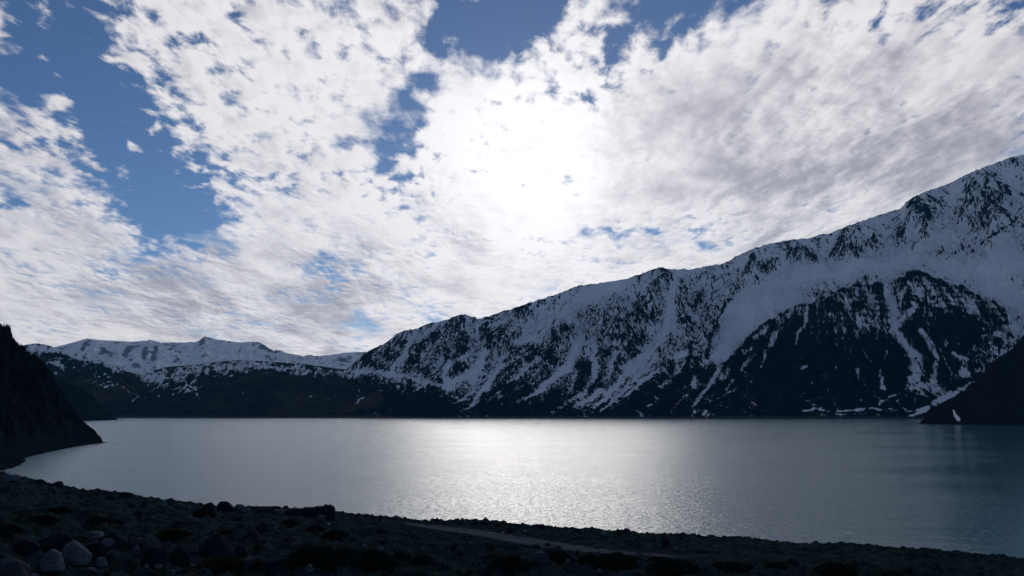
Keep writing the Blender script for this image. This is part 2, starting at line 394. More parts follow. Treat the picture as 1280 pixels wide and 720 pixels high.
def build_main():
    na, ns = 1330, 560
    a0, a1 = ae(405, 513)[0], ae(1720, 513)[0]
    a = np.linspace(a0, a1, na)
    s = np.concatenate([np.linspace(-0.03, 1.0, ns - 70), np.linspace(1.0, 1.6, 71)[1:]])
    Ys = np.interp(a, [a0, 0.0, 0.25, 0.5, 0.9], [4150, 3980, 3900, 3850, 3500])
    Ys = Ys + 60 * fbm(a * 30, a * 0, 4, 5)
    Yr = np.interp(a, [a0, -0.1, 0.1, 0.3, 0.5, 0.9], [5400, 5500, 6000, 6300, 6400, 6300])
    Yr = Yr + 180 * fbm(a * 12, a * 0 + 3, 3, 6)
    S, A = np.meshgrid(s, a)
    Y = Ys[:, None] + S * (Yr - Ys)[:, None]
    X = A * Y
    Hr = crest_e(crest_main, a) * Yr + ZC
    Hr_s = smooth1(Hr, 61)
    Sc = np.clip(S, 0, 1)
    prof = 0.80 * Sc ** 1.12 + 0.20 * Sc ** 2.6
    prof = np.where(S > 1, 1 - (S - 1) * 0.9, prof)
    prof = np.where(S < 0, S * 1.2, prof)
    H0 = Hr_s[:, None] * prof
    px, py = to_px(X, Y, H0)
    wx = 5 * fbm(X / 160, Y / 160, 4, 41); wy = 5 * fbm(X / 160 + 9, Y / 160, 4, 47)
    B = strokes(px + wx, py + wy, ROCK + SNOWS)
    calm = np.clip((B - 0.25) * 1.2, 0, 1)
    env = np.clip(S * 5, 0, 1) * (0.35 + 0.65 * np.clip((1.25 - S) / 0.4, 0, 1)) * (1 - 0.72 * calm)
    tall = np.clip(H0 / 500, 0.25, 1.2)
    rel, add = gullies(X, Y, H0, 1.0, 520, 7, 100, 0.55, 1.25)
    fine = ridged(X / 170, Y / 240, 6, 61) - 0.72
    rel2, _ = gullies(X, Y, smooth_rows(H0 + add * 95 * env), 1.0, 90, 4, 140, 0.6, 1.3)
    cr = 1 - 0.93 * np.exp(-((S - 1.0) / 0.08) ** 2)
    envc = env * cr
    Hs = smooth_rows(H0 + add * 95 * env)
    relm, _ = gullies(X, Y, Hs, 1.0, 230, 3, 190, 0.5, 1.3)
    st1 = streaks(X, Y, Hs, 42, 330, 150); st2 = streaks(X, Y, Hs, 17, 150, 160)
    H = H0 + (add * 95 * env * (0.35 + 0.65 * cr) + (fine * 62 + relm * 34 + rel2 * 10) * envc) * tall
    H = fit_crest(H, Y, crest_e(crest_main, a), 31)
    # the dark spur in front of the face
    Yb = np.interp(a, [0.1, 0.2, 0.35, 0.5, 0.6, 0.85], [4250, 4450, 4800, 5000, 4900, 4300]) + 120 * fbm(a * 25, a * 0 + 8, 3, 16)
    sb = (Y - Ys[:, None]) / (Yb - Ys)[:, None]
    eb = crest_e(crest_but, a)
    eb = eb + np.where(eb > .01, .0075 * (ridged(a * 38, a * 0 + 4, 4, 23) - .72) * 2, 0)
    Hb_r = np.maximum(eb * Yb + ZC, -60)
    sc = np.clip(sb, 0, 1)
    pb = np.where(sb <= 1, 0.62 * sc ** 0.95 + 0.38 * sc ** 2.2, 1 - (sb - 1) * 0.22)
    Hb0 = smooth1(Hb_r, 9)[:, None] * pb
    Hb0 = np.where(Hb_r[:, None] < 5, -50, Hb0)
    relb, addb = gullies(X, Y, Hb0, 1.0, 330, 6, 300, 0.55, 1.2)
    sb1 = streaks(X, Y, Hb0 + addb * 40, 36, 240, 170); sb2 = streaks(X, Y, Hb0 + addb * 40, 15, 110, 180)
    relb2, _ = gullies(X, Y, Hb0, 1.0, 70, 4, 340, 0.6, 1.3)
    envb = np.clip(sb * 4, 0, 1)
    Hb = Hb0 + (addb * 60 + (ridged(X / 110, Y / 150, 6, 71) - .72) * 75) * envb * np.clip(Hb0 / 300, 0, 1)
    Hb = np.where(sb < 1.02, Hb, np.minimum(Hb, Hb0))
    okc = Hb_r > 15
    Hbf = fit_crest(np.maximum(Hb, -40), Y, np.maximum(eb, -0.02), 7)
    Hb = np.where(okc[:, None], Hbf, -50)
    isb = Hb > H
    Z = np.where(isb, Hb, H)
    Z = np.where(S < 0, np.minimum(Z, -6 + S * 0), Z)
    px, py = to_px(X, Y, Z)
    fx = 2.2 * fbm(X / 48, Y / 70, 4, 141, .6); fy = 3.0 * fbm(X / 48 + 7, Y / 70, 4, 143, .6)
    B = strokes(px + wx * .7 + fx, py + wy * .7 + fy, ROCK + SNOWS)
    BB = strokes(px + wx * .7 + fx, py + wy * .7 + fy, BUT_STROKES)
    BB = BB * np.clip(0.92 + 0.22 * sb1 + 0.16 * sb2, .3, 1.5)
    hi = np.clip((520 - py) / 120, 0, 1)
    n1 = fbm(X / 60, Y / 90, 6, 81, 0.6)
    n2 = fbm(X / 25, Y / 40, 5, 85, 0.65)
    n3 = fbm(X / 9, Y / 12, 3, 88, 0.7)
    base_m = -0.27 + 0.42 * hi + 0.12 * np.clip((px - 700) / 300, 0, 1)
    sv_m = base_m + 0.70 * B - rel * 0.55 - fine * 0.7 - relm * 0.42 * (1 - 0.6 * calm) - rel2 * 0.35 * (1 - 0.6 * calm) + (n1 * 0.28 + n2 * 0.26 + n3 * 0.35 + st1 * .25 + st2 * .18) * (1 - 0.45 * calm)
    strat = np.sin((Z + 45 * fbm(X / 220, Y / 220, 4, 90)) / 7.0)
    sv_b = -0.56 + 0.25 * np.clip((440 - py) / 60, 0, 1) + 0.68 * BB - relb * 0.52 - relb2 * 0.34 + n1 * 0.40 + n2 * 0.55 + n3 * 0.45 + sb1 * .18 + sb2 * .16 + strat * 0.10 * np.clip((430 - py) / 40, 0, 1)
    sv = np.where(isb, sv_b, sv_m)
    sv = np.where(py > 521, -1, sv)
    snow = np.clip(0.5 + sv * 1.6, -0.5, 1.5)
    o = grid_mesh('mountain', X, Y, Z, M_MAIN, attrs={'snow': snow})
    tag(o, 'long snow streaked mountain rising to the right behind the lake', 'mountain', kind='structure')


# ================================================================== OTHER TERRAIN
def build_terrain(name, label, crest, pxr, Ys_pts, depth, na, ns, mat, snow_fn, amp, lam, octs, seed, p=1.0, back=0.8, fine=0.5, bk=1.4, fit=21, sharp=0.0):
    a0, a1 = ae(pxr[0], 513)[0], ae(pxr[1], 513)[0]
    a = np.linspace(a0, a1, na)
    nb = max(12, ns // 6)
    s = np.concatenate([np.linspace(-0.04, 1.0, ns - nb), np.linspace(1.0, bk, nb + 1)[1:]])
    yp = np.array(Ys_pts, float); ya = ae(yp[:, 0], 513)[0]
    Ys = np.interp(a, ya, yp[:, 1])
    dp = np.array(depth, float); da = ae(dp[:, 0], 513)[0]
    D = np.interp(a, da, dp[:, 1])
    Ys = Ys + D * 0.03 * fbm(a * 2000 / D.mean() * 8, a * 0, 4, seed + 2)
    S, A = np.meshgrid(s, a)
    Y = Ys[:, None] + S * D[:, None]
    X = A * Y
    et = crest_e(crest, a)
    Hr = np.maximum(et * (Ys + D) + ZC, 0.5)
    Sc = np.clip(S, 0, 1)
    prof = np.where(S <= 1, Sc ** p, 1 - (S - 1) * back)
    prof = np.where(S < 0, S * 2, prof)
    H0 = smooth1(Hr, 15)[:, None] * prof
    env = np.clip(S * 6, 0, 1) * np.clip(H0 / (Hr.max() * 0.3), 0.12, 1) * (0.5 + 0.5 * np.clip((1.2 - S) / .4, 0, 1))
    rel, add = gullies(X, Y, H0, 1.0, lam, octs, seed, 0.55, 1.2)
    fn = ridged(X / lam * 2.2, Y / lam * 1.7, 6, seed + 7) - 0.72
    cr = 1 - (0.9 if sharp else 0.95) * np.exp(-((S - 1.0) / 0.10) ** 2)
    rel2, _ = gullies(X, Y, H0, 1.0, lam / 5, 4, seed + 40, 0.6, 1.3)
    H = H0 + (add * amp * (.4 + .6 * cr) + (fn * fine * 2 + rel2 * 0.15) * amp * cr) * env
    if sharp:
        H += sharp * np.round(fbm(X / lam * 3, Y / lam * 3, 3, seed + 9) * 3) / 3 * env
    H = np.where(S < 0, np.minimum(H, S * 60), H)
    H = fit_crest(H, Y, et, fit)
    px, py = to_px(X, Y, H)
    sv = snow_fn(X, Y, H, px, py, rel + rel2, fn, S)
    o = grid_mesh(name, X, Y, H, mat, attrs={'snow': np.clip(0.5 + sv * 1.6, -.5, 1.5)})
    return tag(o, label, 'mountain', kind='structure')


def build_far():
    crest = [(-200, 440), (40, 440), (80, 431), (95, 427), (108, 423), (125, 425), (145, 426), (165, 427), (190, 425), (200, 428), (230, 428), (247, 427),
             (253, 422), (258, 420.5), (263, 422), (270, 424), (285, 426), (300, 428), (318, 427), (325, 428), (333, 433), (341, 438), (349, 437), (357, 441), (380, 445),
             (388, 443), (393, 445), (410, 444), (430, 441), (445, 440), (460, 440), (500, 445), (600, 470)]
    R = [(-.9, [(128, 437, 3), (138, 443, 4)]), (-1.0, [(162, 436, 4), (155, 446, 5)]), (-1.0, [(182, 434, 3), (180, 448, 4)]), (-1.0, [(195, 434, 3), (192, 446, 4)]),
         (-.8, [(110, 428, 4), (104, 436, 3)]), (-.7, [(168, 455, 5), (180, 462, 3)]), (-.6, [(222, 452, 5)]), (-.8, [(256, 423, 4), (250, 430, 3)]), (-.5, [(145, 428, 2)]),
         (-.8, [(328, 431, 3), (338, 438, 3)]), (-.6, [(392, 446, 4)]), (-.4, [(230, 436, 5)]), (-.4, [(300, 436, 6)]), (-.5, [(425, 448, 6)]),
         (-.35, [(215, 432, 8)]), (.6, [(262, 436, 6), (290, 446, 5)])]

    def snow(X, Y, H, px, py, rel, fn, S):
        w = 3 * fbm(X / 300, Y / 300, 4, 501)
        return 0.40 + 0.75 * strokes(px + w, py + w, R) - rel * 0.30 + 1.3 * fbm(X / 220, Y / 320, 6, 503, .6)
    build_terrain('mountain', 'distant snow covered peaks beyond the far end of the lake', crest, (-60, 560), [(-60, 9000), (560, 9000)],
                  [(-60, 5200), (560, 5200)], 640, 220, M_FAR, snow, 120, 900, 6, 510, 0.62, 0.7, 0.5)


def build_hills():
    crest = [(-160, 420), (-40, 428), (20, 433), (32, 431), (45, 429), (60, 431.5), (85, 440), (100, 444), (120, 449), (140, 455), (160, 465), (178, 468), (190, 464),
             (205, 459), (240, 456), (275, 452), (300, 450), (320, 451), (350, 453), (380, 455), (410, 459), (440, 463), (480, 468), (530, 480), (570, 498), (610, 514), (640, 522)]
    ST = [(.75, [(40, 434, 5), (70, 438, 4), (92, 444, 3)]), (.7, [(100, 446, 4), (125, 452, 4), (150, 463, 4)]), (.55, [(170, 468, 5), (200, 470, 7)]),
          (.5, [(220, 465, 8), (290, 458, 8), (330, 458, 6)]), (.45, [(190, 475, 10), (240, 482, 10)]), (.5, [(340, 458, 5), (400, 466, 6), (470, 474, 5)]),
          (.4, [(66, 455, 6), (90, 456, 4)]), (.3, [(115, 478, 6), (150, 486, 4)]), (.5, [(130, 473, 1.2), (142, 471, 1.2)]), (.25, [(230, 495, 12)]),
          (.45, [(352, 498, 1.5), (395, 495, 1.5), (415, 499, 1.5)]), (.3, [(440, 500, 3), (470, 502, 3)]), (.35, [(70, 467, 3)]),
          (-.5, [(330, 480, 14), (430, 488, 12)]), (-.4, [(60, 480, 20), (110, 500, 18)]), (-.5, [(200, 510, 14), (400, 512, 10)])]

    def snow(X, Y, H, px, py, rel, fn, S):
        w = 2.5 * fbm(X / 120, Y / 120, 4, 601)
        n = fbm(X / 40, Y / 90, 5, 603, 0.65)
        fl = ridged(X / 55 + Y / 160, Y / 90 - X / 260, 4, 611) - 0.70
        return -0.56 + 0.24 * np.clip((480 - py) / 30, 0, 1) + strokes(px + w, py + w, ST) * 0.95 - rel * 0.22 + 1.25 * n + fl * 0.9 - 0.4 * np.clip((py - 500) / 15, 0, 1)
    build_terrain('hills', 'dark rolling hills with flecks of snow at the far end of the lake', crest, (-60, 650), [(-60, 4300), (150, 4300), (650, 4250)],
                  [(-60, 1900), (150, 1500), (400, 1500), (560, 900), (650, 250)], 820, 300, M_HILL, snow, 70, 420, 6, 620, 0.62, 0.6, 0.7)


def build_left_spur():
    crest = [(-160, 380), (20, 440), (55, 458), (68, 467), (80, 475), (92, 481), (105, 487), (115, 493), (124, 503), (132, 512), (140, 520), (148, 524.5), (156, 530)]

    def snow(X, Y, H, px, py, rel, fn, S): return -1.0 + 0.2 * fn
    build_terrain('hills', 'dark rocky spur dipping into the lake behind the nearer cliff', crest, (-40, 160), [(-40, 2400), (70, 2900), (120, 3150), (148, 3300), (160, 3350)],
                  [(-40, 900), (70, 600), (120, 350), (148, 60), (160, 30)], 240, 150, M_DARK, snow, 28, 160, 6, 720, 0.8, 0.6, 0.8, fit=9)


def build_cliff():
    crest = [(-1300, 60), (-800, 130), (-420, 250), (-200, 330), (-60, 385), (-20, 402), (0, 405), (4, 404), (12, 405.5), (14, 412), (16, 421), (20, 425), (27, 430), (35, 436), (43, 443), (50, 448), (57, 455), (62, 461), (65, 469),
             (70, 478), (75, 485), (81, 493), (85, 502), (92, 512), (100, 522), (105, 527), (112, 533), (117, 536), (124, 545), (128, 550), (131, 556), (136, 562)]
    ST = [(.75, [(82, 505, .8), (86, 516, .9)]), (.6, [(50, 470, .6), (55, 490, .6)]), (.5, [(46, 455, .6), (48, 470, .5)]), (.4, [(30, 490, 1)]), (.4, [(35, 470, .7), (38, 480, .6)])]

    def snow(X, Y, H, px, py, rel, fn, S):
        return -0.95 + strokes(px, py, ST) + 0.35 * fbm(X / 12, Y / 12, 4, 801)
    build_terrain('cliff', 'near dark craggy cliff at the left edge of the lake', crest, (-1150, 137),
                  [(-1150, 215), (-700, 320), (-330, 430), (-60, 500), (0, 560), (25, 600), (38, 690), (60, 760), (100, 900), (118, 960), (128, 985), (137, 1000)],
                  [(-1150, 420), (-700, 560), (-330, 700), (-60, 620), (0, 560), (40, 430), (70, 300), (100, 150), (118, 70), (128, 28), (137, 12)], 950, 300, M_DARK, snow, 36, 75, 7, 820, 0.85, 0.5, 1.5, fit=7, sharp=9)
    # low beach below the cliff
    xs = np.linspace(-330, 46, 120)
    a = ae(xs, 513)[0]
    near = np.interp(xs, [-330, -60, 0, 20, 38, 46], [470, 505, 522, 545, 590, 618])
    far = np.interp(xs, [-330, -60, 0, 20, 38, 46], [760, 760, 760, 740, 690, 620])
    t = np.linspace(0, 1, 60)
    T, A = np.meshgrid(t, a)
    Y = near[:, None] + (far - near)[:, None] * T
    X = A * Y
    Y = Y + 6 * fbm(X / 20, Y / 20, 3, 33)
    Z = -1.5 + 10 * np.sin(np.clip(T, 0, 1) * np.pi) ** 0.7 * np.clip((46 - xs) / 60, 0, 1)[:, None] + 1.2 * fbm(X / 15, Y / 15, 4, 35)
    o = grid_mesh('beach', X, Y, Z, M_DARK, attrs={'snow': np.full(X.shape, -0.5)})
    tag(o, 'low dark tongue of shore at the foot of the left cliff', 'beach', kind='structure')


def build_right_spur():
    crest = [(1140, 534), (1150, 528), (1154, 524), (1158, 519), (1164, 513), (1171, 508), (1181, 501.5), (1190, 497), (1197, 494), (1205, 490), (1212, 486), (1222, 475), (1228, 467), (1233, 460), (1241, 452),
             (1249, 446), (1257, 441), (1265, 436), (1272, 427), (1280, 418), (1320, 372), (1400, 290), (1500, 215), (1700, 120)]  # beyond the frame this crest is heightened so the right water reflects darker

    def snow(X, Y, H, px, py, rel, fn, S):
        return -1.0 + strokes(px, py, [(1.9, [(1192, 513, 1.2), (1194, 519, 2.2), (1198, 524, 3)]), (.5, [(1267, 505, 1)])]) + 0.3 * fbm(X / 20, Y / 20, 4, 901)
    build_terrain('hills', 'near black spur running into the lake below the right mountain', crest, (1136, 1700), [(1136, 2420), (1150, 2380), (1280, 2150), (1500, 1750), (1700, 1400)],
                  [(1136, 20), (1150, 50), (1171, 160), (1212, 350), (1280, 700), (1500, 1100), (1700, 1200)], 560, 200, M_DARK, snow, 34, 170, 6, 920, 0.8, 0.6, 0.7, fit=9)


# ================================================================== WATER
def build_water():
    m, nt = material('lake_water')
    pos = nt.new('ShaderNodeNewGeometry').outputs['Position']
    mp = nt.new('ShaderNodeMapping'); nt.l.new(pos, mp.inputs[0]); mp.inputs['Scale'].default_value = (0.55, 1.0, 1.0)
    n1 = nt.noise(mp.outputs[0], 0.75, 3, 0.6)
    n2 = nt.noise(mp.outputs[0], 0.10, 3, 0.6)
    n1 = nt.m('ADD', n1, nt.m('MULTIPLY', nt.smooth(n1, 0.55, 0.75), 0.8))      # sharper crests
    n3 = nt.noise(pos, 0.004, 3, 0.5)
    h = nt.m('ADD', nt.m('MULTIPLY', n1, 1.05), nt.m('MULTIPLY', n2, 1.2))
    # wind: ruffled water in the open, calmer lanes, and a sheltered lee under the slopes on the east side
    sp = nt.new('ShaderNodeSeparateXYZ'); nt.put(sp.inputs[0], pos)
    ml = nt.new('ShaderNodeMapping'); nt.l.new(pos, ml.inputs[0]); ml.inputs['Scale'].default_value = (0.35, 1.0, 1.0)
    lane = nt.smooth(nt.noise(ml.outputs[0], 0.012, 4, 0.6), 0.34, 0.55)
    lee = nt.m('SUBTRACT', sp.outputs[0], nt.m('MULTIPLY', sp.outputs[1], 0.50))
    lee = nt.m('DIVIDE', lee, nt.m('ADD', sp.outputs[1], 60.0))
    lee = nt.m('ADD', lee, nt.m('MULTIPLY', nt.m('SUBTRACT', nt.noise(ml.outputs[0], 0.01, 4, 0.6), 0.5), 0.16))
    lee = nt.smooth(lee, -0.10, 0.10)
    wind = nt.m('MULTIPLY', nt.m('MULTIPLY_ADD', lane, 0.2, 0.8), nt.m('MULTIPLY_ADD', lee, -0.95, 1.0))
    rough = nt.m('MULTIPLY_ADD', wind, 0.17, 0.08)
    h = nt.m('MULTIPLY', h, nt.m('MULTIPLY_ADD', wind, 0.95, 0.05))
    b = finish(nt, c4(0.030, 0.165, 0.200), rough, h, 1.0, 0.5, 1.0)
    b.inputs['IOR'].default_value = 1.33
    # patch of finer sheet near the shore, one big sheet
    co = np.array([(-13500, -500, 0), (13500, -500, 0), (13500, 15000, 0), (-13500, 15000, 0)], float)
    o = raw_mesh('water', co, np.array([[0, 1, 2, 3]]), m)
    tag(o, 'wide rippled lake with a bright sun glitter down its middle', 'lake', kind='structure')


# ================================================================== FOREGROUND
CREST_G = [(-400, 520), (-150, 565), (0, 593), (40, 601), (100, 613), (160, 619), (210, 629), (270, 635), (300, 638), (340, 638), (390, 639), (425, 642), (470, 646), (530, 652),
           (600, 655), (640, 658), (700, 662), (760, 666), (800, 667.5), (850, 671), (900, 672.5), (940, 674), (960, 677), (1040, 682), (1160, 689), (1200, 695), (1280, 699), (1450, 710), (1700, 715)]
_cg = np.array(CREST_G, float)
_ca, _ce = ae(_cg[:, 0], _cg[:, 1])
YC = 75.0
_th = np.arctan(_ca)
_sl = _ce + 1.75 / YC           # fall per metre of depth
_sr = _sl * np.cos(_th)         # fall per metre of radius
TH_T = np.concatenate([[-np.pi, -2.2, -1.5], _th, [1.5, 2.2, np.pi]])
SR_T = np.concatenate([[0.16, 0.13, 0.05], _sr, [-0.06, 0.08, 0.16]])


def crest_y(x):
    return YC + 3.5 * fbm(np.asarray(x, float) / 18, np.asarray(x, float) * 0 + 2.2, 3, 44)


def g_base(x, y):
    r = np.sqrt(x * x + y * y); th = np.arctan2(x, y)
    z = ZC - 1.75 + r * np.interp(th, TH_T, SR_T)
    over = np.maximum(y - crest_y(x), 0)
    return z - np.where(over < 4, over * over * 0.07, 1.12 + (over - 4) * 0.56)


TRACK = None


def track_dist(x, y):
    if TRACK is None: return np.full(np.shape(x), 99.0)
    d = np.full(np.shape(x), 99.0)
    for (x0, y0), (x1, y1) in zip(TRACK[:-1], TRACK[1:]):
        dx, dy = x1 - x0, y1 - y0
        t = np.clip(((x - x0) * dx + (y - y0) * dy) / (dx * dx + dy * dy), 0, 1)
        d = np.minimum(d, np.hypot(x - x0 - t * dx, y - y0 - t * dy))
    return d


def g_h(x, y):
    x = np.asarray(x, float); y = np.asarray(y, float)
    r = np.hypot(x, y)
    b = 0.55 * fbm(x / 9, y / 9, 3, 51) + 0.20 * fbm(x / 1.9, y / 1.9, 3, 52) + 0.13 * ridged(x / .7, y / .7, 3, 53) + 0.34 * np.maximum(perlin(x / .55, y / .55, 58) - .12, 0) + 0.30 * np.maximum(perlin(x / 1.2, y / 1.2, 59) - .22, 0) + 0.05 * fbm(x / .2, y / .2, 2, 54) - 0.09
    k = np.clip((track_dist(x, y) - 2.6) / 1.6, 0, 1); k = k * k * (3 - 2 * k)
    return g_base(x, y) + b * k * np.clip(r / 6, 0.2, 1) - (1 - k) * 0.12


def hit(px, py, fn=None):
    fn = fn or g_h
    x, y, z = [float(v) for v in ray(px, py)]
    t = np.concatenate([np.linspace(2, 110, 2400)])
    h = fn(x * t, y * t)
    below = np.nonzero(ZC + z * t < h)[0]
    k = below[0] if len(below) else int(np.argmin(np.abs(y * t - YC)))
    return x * t[k], y * t[k], float(h[k])


def ground_mats():
    m, nt = material('dark_stony_soil')
    pos = nt.new('ShaderNodeNewGeometry').outputs['Position']
    n1 = nt.noise(pos, 0.35, 5, 0.6); n2 = nt.noise(pos, 4.0, 6, 0.7); n3 = nt.noise(pos, 22, 3, 0.7)
    c = nt.mix(nt.smooth(n1, 0.38, 0.62), c4(0.026, 0.040, 0.050), c4(0.020, 0.046, 0.040))
    c = nt.mix(nt.smooth(n2, 0.5, 0.72), c, c4(0.045, 0.060, 0.072))
    c = nt.mix(nt.smooth(n3, 0.62, 0.78), c, c4(0.12, 0.14, 0.155))
    n4 = nt.noise(pos, 1.1, 6, 0.65)
    c = nt.mix(nt.smooth(n4, 0.44, 0.60), c, c4(.009, .018, .019))
    finish(nt, c, 1.0, nt.m('ADD', n2, n3), 0.0, 0.8, 0.06)
    m2, nt = material('pale_gravel_track')
    pos = nt.new('ShaderNodeNewGeometry').outputs['Position']
    n1 = nt.noise(pos, 0.5, 5, 0.6); n2 = nt.noise(pos, 12.0, 5, 0.7)
    c = nt.mix(nt.smooth(n1, 0.35, 0.65), c4(0.056, 0.072, 0.084), c4(0.090, 0.108, 0.120))
    ed = nt.m('ADD', nt.attr('edge'), nt.m('MULTIPLY', nt.m('SUBTRACT', nt.noise(pos, 1.2, 5, .7), 0.5), 1.7))
    c = nt.mix(nt.smooth(ed, 0.35, 0.8), c4(0.017, 0.028, 0.030), c)
    c = nt.mix(nt.smooth(n2, 0.55, 0.75), c, c4(0.04, 0.048, 0.055))
    finish(nt, c, 1.0, n2, 0.0, 0.6, 0.04)
    return m, m2


def build_ground():
    global TRACK
    mg, mt = ground_mats()
    path = [(470, 648.5), (505, 652.5), (540, 657), (575, 661.5), (610, 666.5), (650, 673), (690, 680), (730, 686), (770, 689), (810, 691), (860, 693.5), (910, 696), (970, 698), (1060, 700), (1150, 702), (1280, 707), (1420, 716)]
    pts = np.array([hit(px, py, g_base)[:2] for px, py in path])
    # smooth spline through the points
    tt = np.arange(len(pts)); ti = np.linspace(0, len(pts) - 1, 160)
    P = np.stack([smooth1(np.interp(ti, tt, pts[:, k]), 21) for k in (0, 1)], 1)
    TRACK = [tuple(p) for p in P[::4]]
    th_front = np.linspace(-0.80, 0.80, 900)
    th_back = np.linspace(0.80, 2 * np.pi - 0.80, 90)[1:-1]
    th = np.concatenate([th_front, th_back])
    r = np.concatenate([[0.3], np.geomspace(1.2, 70, 520), np.linspace(70.2, 86, 120), np.linspace(86.6, 130, 70), np.linspace(140, 260, 14)])
    R, T = np.meshgrid(r, th)
    X = R * np.sin(T); Y = R * np.cos(T)
    Z = np.maximum(g_h(X, Y), -12)
    o = grid_mesh('ground', X, Y, Z, mg, wrap=True)
    tag(o, 'dark stony grassy bank sloping down to the lake', 'ground', kind='structure')
    # the gravel track
    d = np.gradient(P, axis=0); d /= np.linalg.norm(d, axis=1)[:, None]
    nrm = np.stack([-d[:, 1], d[:, 0]], 1)
    w = np.linspace(-1, 1, 17)
    half = 2.5 + 0.25 * fbm(ti, ti * 0, 3, 77)
    X = P[:, 0][:, None] + nrm[:, 0][:, None] * w[None] * half[:, None]
    Y = P[:, 1][:, None] + nrm[:, 1][:, None] * w[None] * half[:, None]
    Z = g_base(X, Y) - 0.04 - 0.05 * np.exp(-((np.abs(w) - .45) / .14) ** 2)[None] - 0.05 * (np.abs(w) ** 8)[None] + 0.02 * fbm(X / .8, Y / .8, 3, 78)
    o = grid_mesh('path', X, Y, Z, mt, attrs={'edge': (1 - np.abs(w)[None] ** 2.5) * np.clip((118 - np.arange(160)) / 40, .12, 1)[:, None] - 0.28 * np.exp(-(w / .16) ** 2)[None]})
    tag(o, 'pale gravel track crossing the dark bank', 'track', kind='structure')


# ---------------------------------------------------------------- stones
def stone_mat(name, ca, cb, lich):
    m, nt = material(name)
    tc = nt.new('ShaderNodeTexCoord').outputs['Object']
    n1 = nt.noise(tc, 2.2, 6, 0.65); n2 = nt.noise(tc, 9, 6, 0.7); n3 = nt.noise(tc, 4.5, 3, .6)
    c = nt.mix(nt.smooth(n1, 0.35, 0.65), ca, cb)
    c = nt.mix(nt.smooth(n3, 0.60, 0.72), c, lich)
    c = nt.mix(nt.smooth(n2, 0.58, 0.75), c, tuple(v * 0.5 for v in ca[:3]) + (1,))
    finish(nt, c, 0.95, nt.m('ADD', n1, n2), 0.05, 0.6, 0.12)
    return m


M_PALE = stone_mat('pale_granite', c4(0.060, 0.088, 0.110), c4(0.13, 0.17, 0.195), c4(0.04, 0.058, 0.056))
M_GREY = stone_mat('grey_stone', c4(0.036, 0.048, 0.060), c4(0.062, 0.074, 0.086), c4(0.04, 0.052, 0.044))
M_DSTONE = stone_mat('dark_stone', c4(0.008, 0.013, 0.020), c4(0.019, 0.027, 0.037), c4(0.014, 0.023, 0.021))
TONES = {'p': M_PALE, 'g': M_GREY, 'd': M_DSTONE}


def stone_bm(seed, sub=4, planes=14, rnd=0.0):
    r = np.random.default_rng(seed)
    bm = bmesh.new(); bmesh.ops.create_icosphere(bm, subdivisions=sub, radius=1)
    co = np.array([v.co[:] for v in bm.verts])
    for _ in range(planes):
        n = r.normal(size=3); n[2] = abs(n[2]) * 0.9 + 0.05 if r.random() < .75 else n[2]; n /= np.linalg.norm(n)
        d = r.uniform(0.58 + rnd, 0.9)
        k = co @ n - d
        co = np.where((k > 0)[:, None], co - (k * 0.92)[:, None] * n, co)
    nz = fbm(co[:, 0] * 1.7 + seed, co[:, 1] * 1.7 + co[:, 2] * 1.3, 5, seed)
    nz2 = fbm(co[:, 0] * 6 + seed, co[:, 1] * 6 + co[:, 2] * 5, 3, seed + 1)
    co = co * (1 + 0.12 * nz[:, None] + 0.05 * nz2[:, None])
    co[:, 2] = np.maximum(co[:, 2], -0.45)
    mn, mx = co.min(0), co.max(0)
    co = (co - (mn + mx) / 2) / (mx - mn)           # unit box
    co[:, 2] += 0.5
    for v, c in zip(bm.verts, co): v.co = c
    return bm


def mesh_from(bm, name, mat, smooth=True):
    me = bpy.data.meshes.new(name); bm.to_mesh(me); bm.free()
    me.polygons.foreach_set('use_smooth', np.full(len(me.polygons), smooth, bool))
    me.materials.append(mat)
    return me


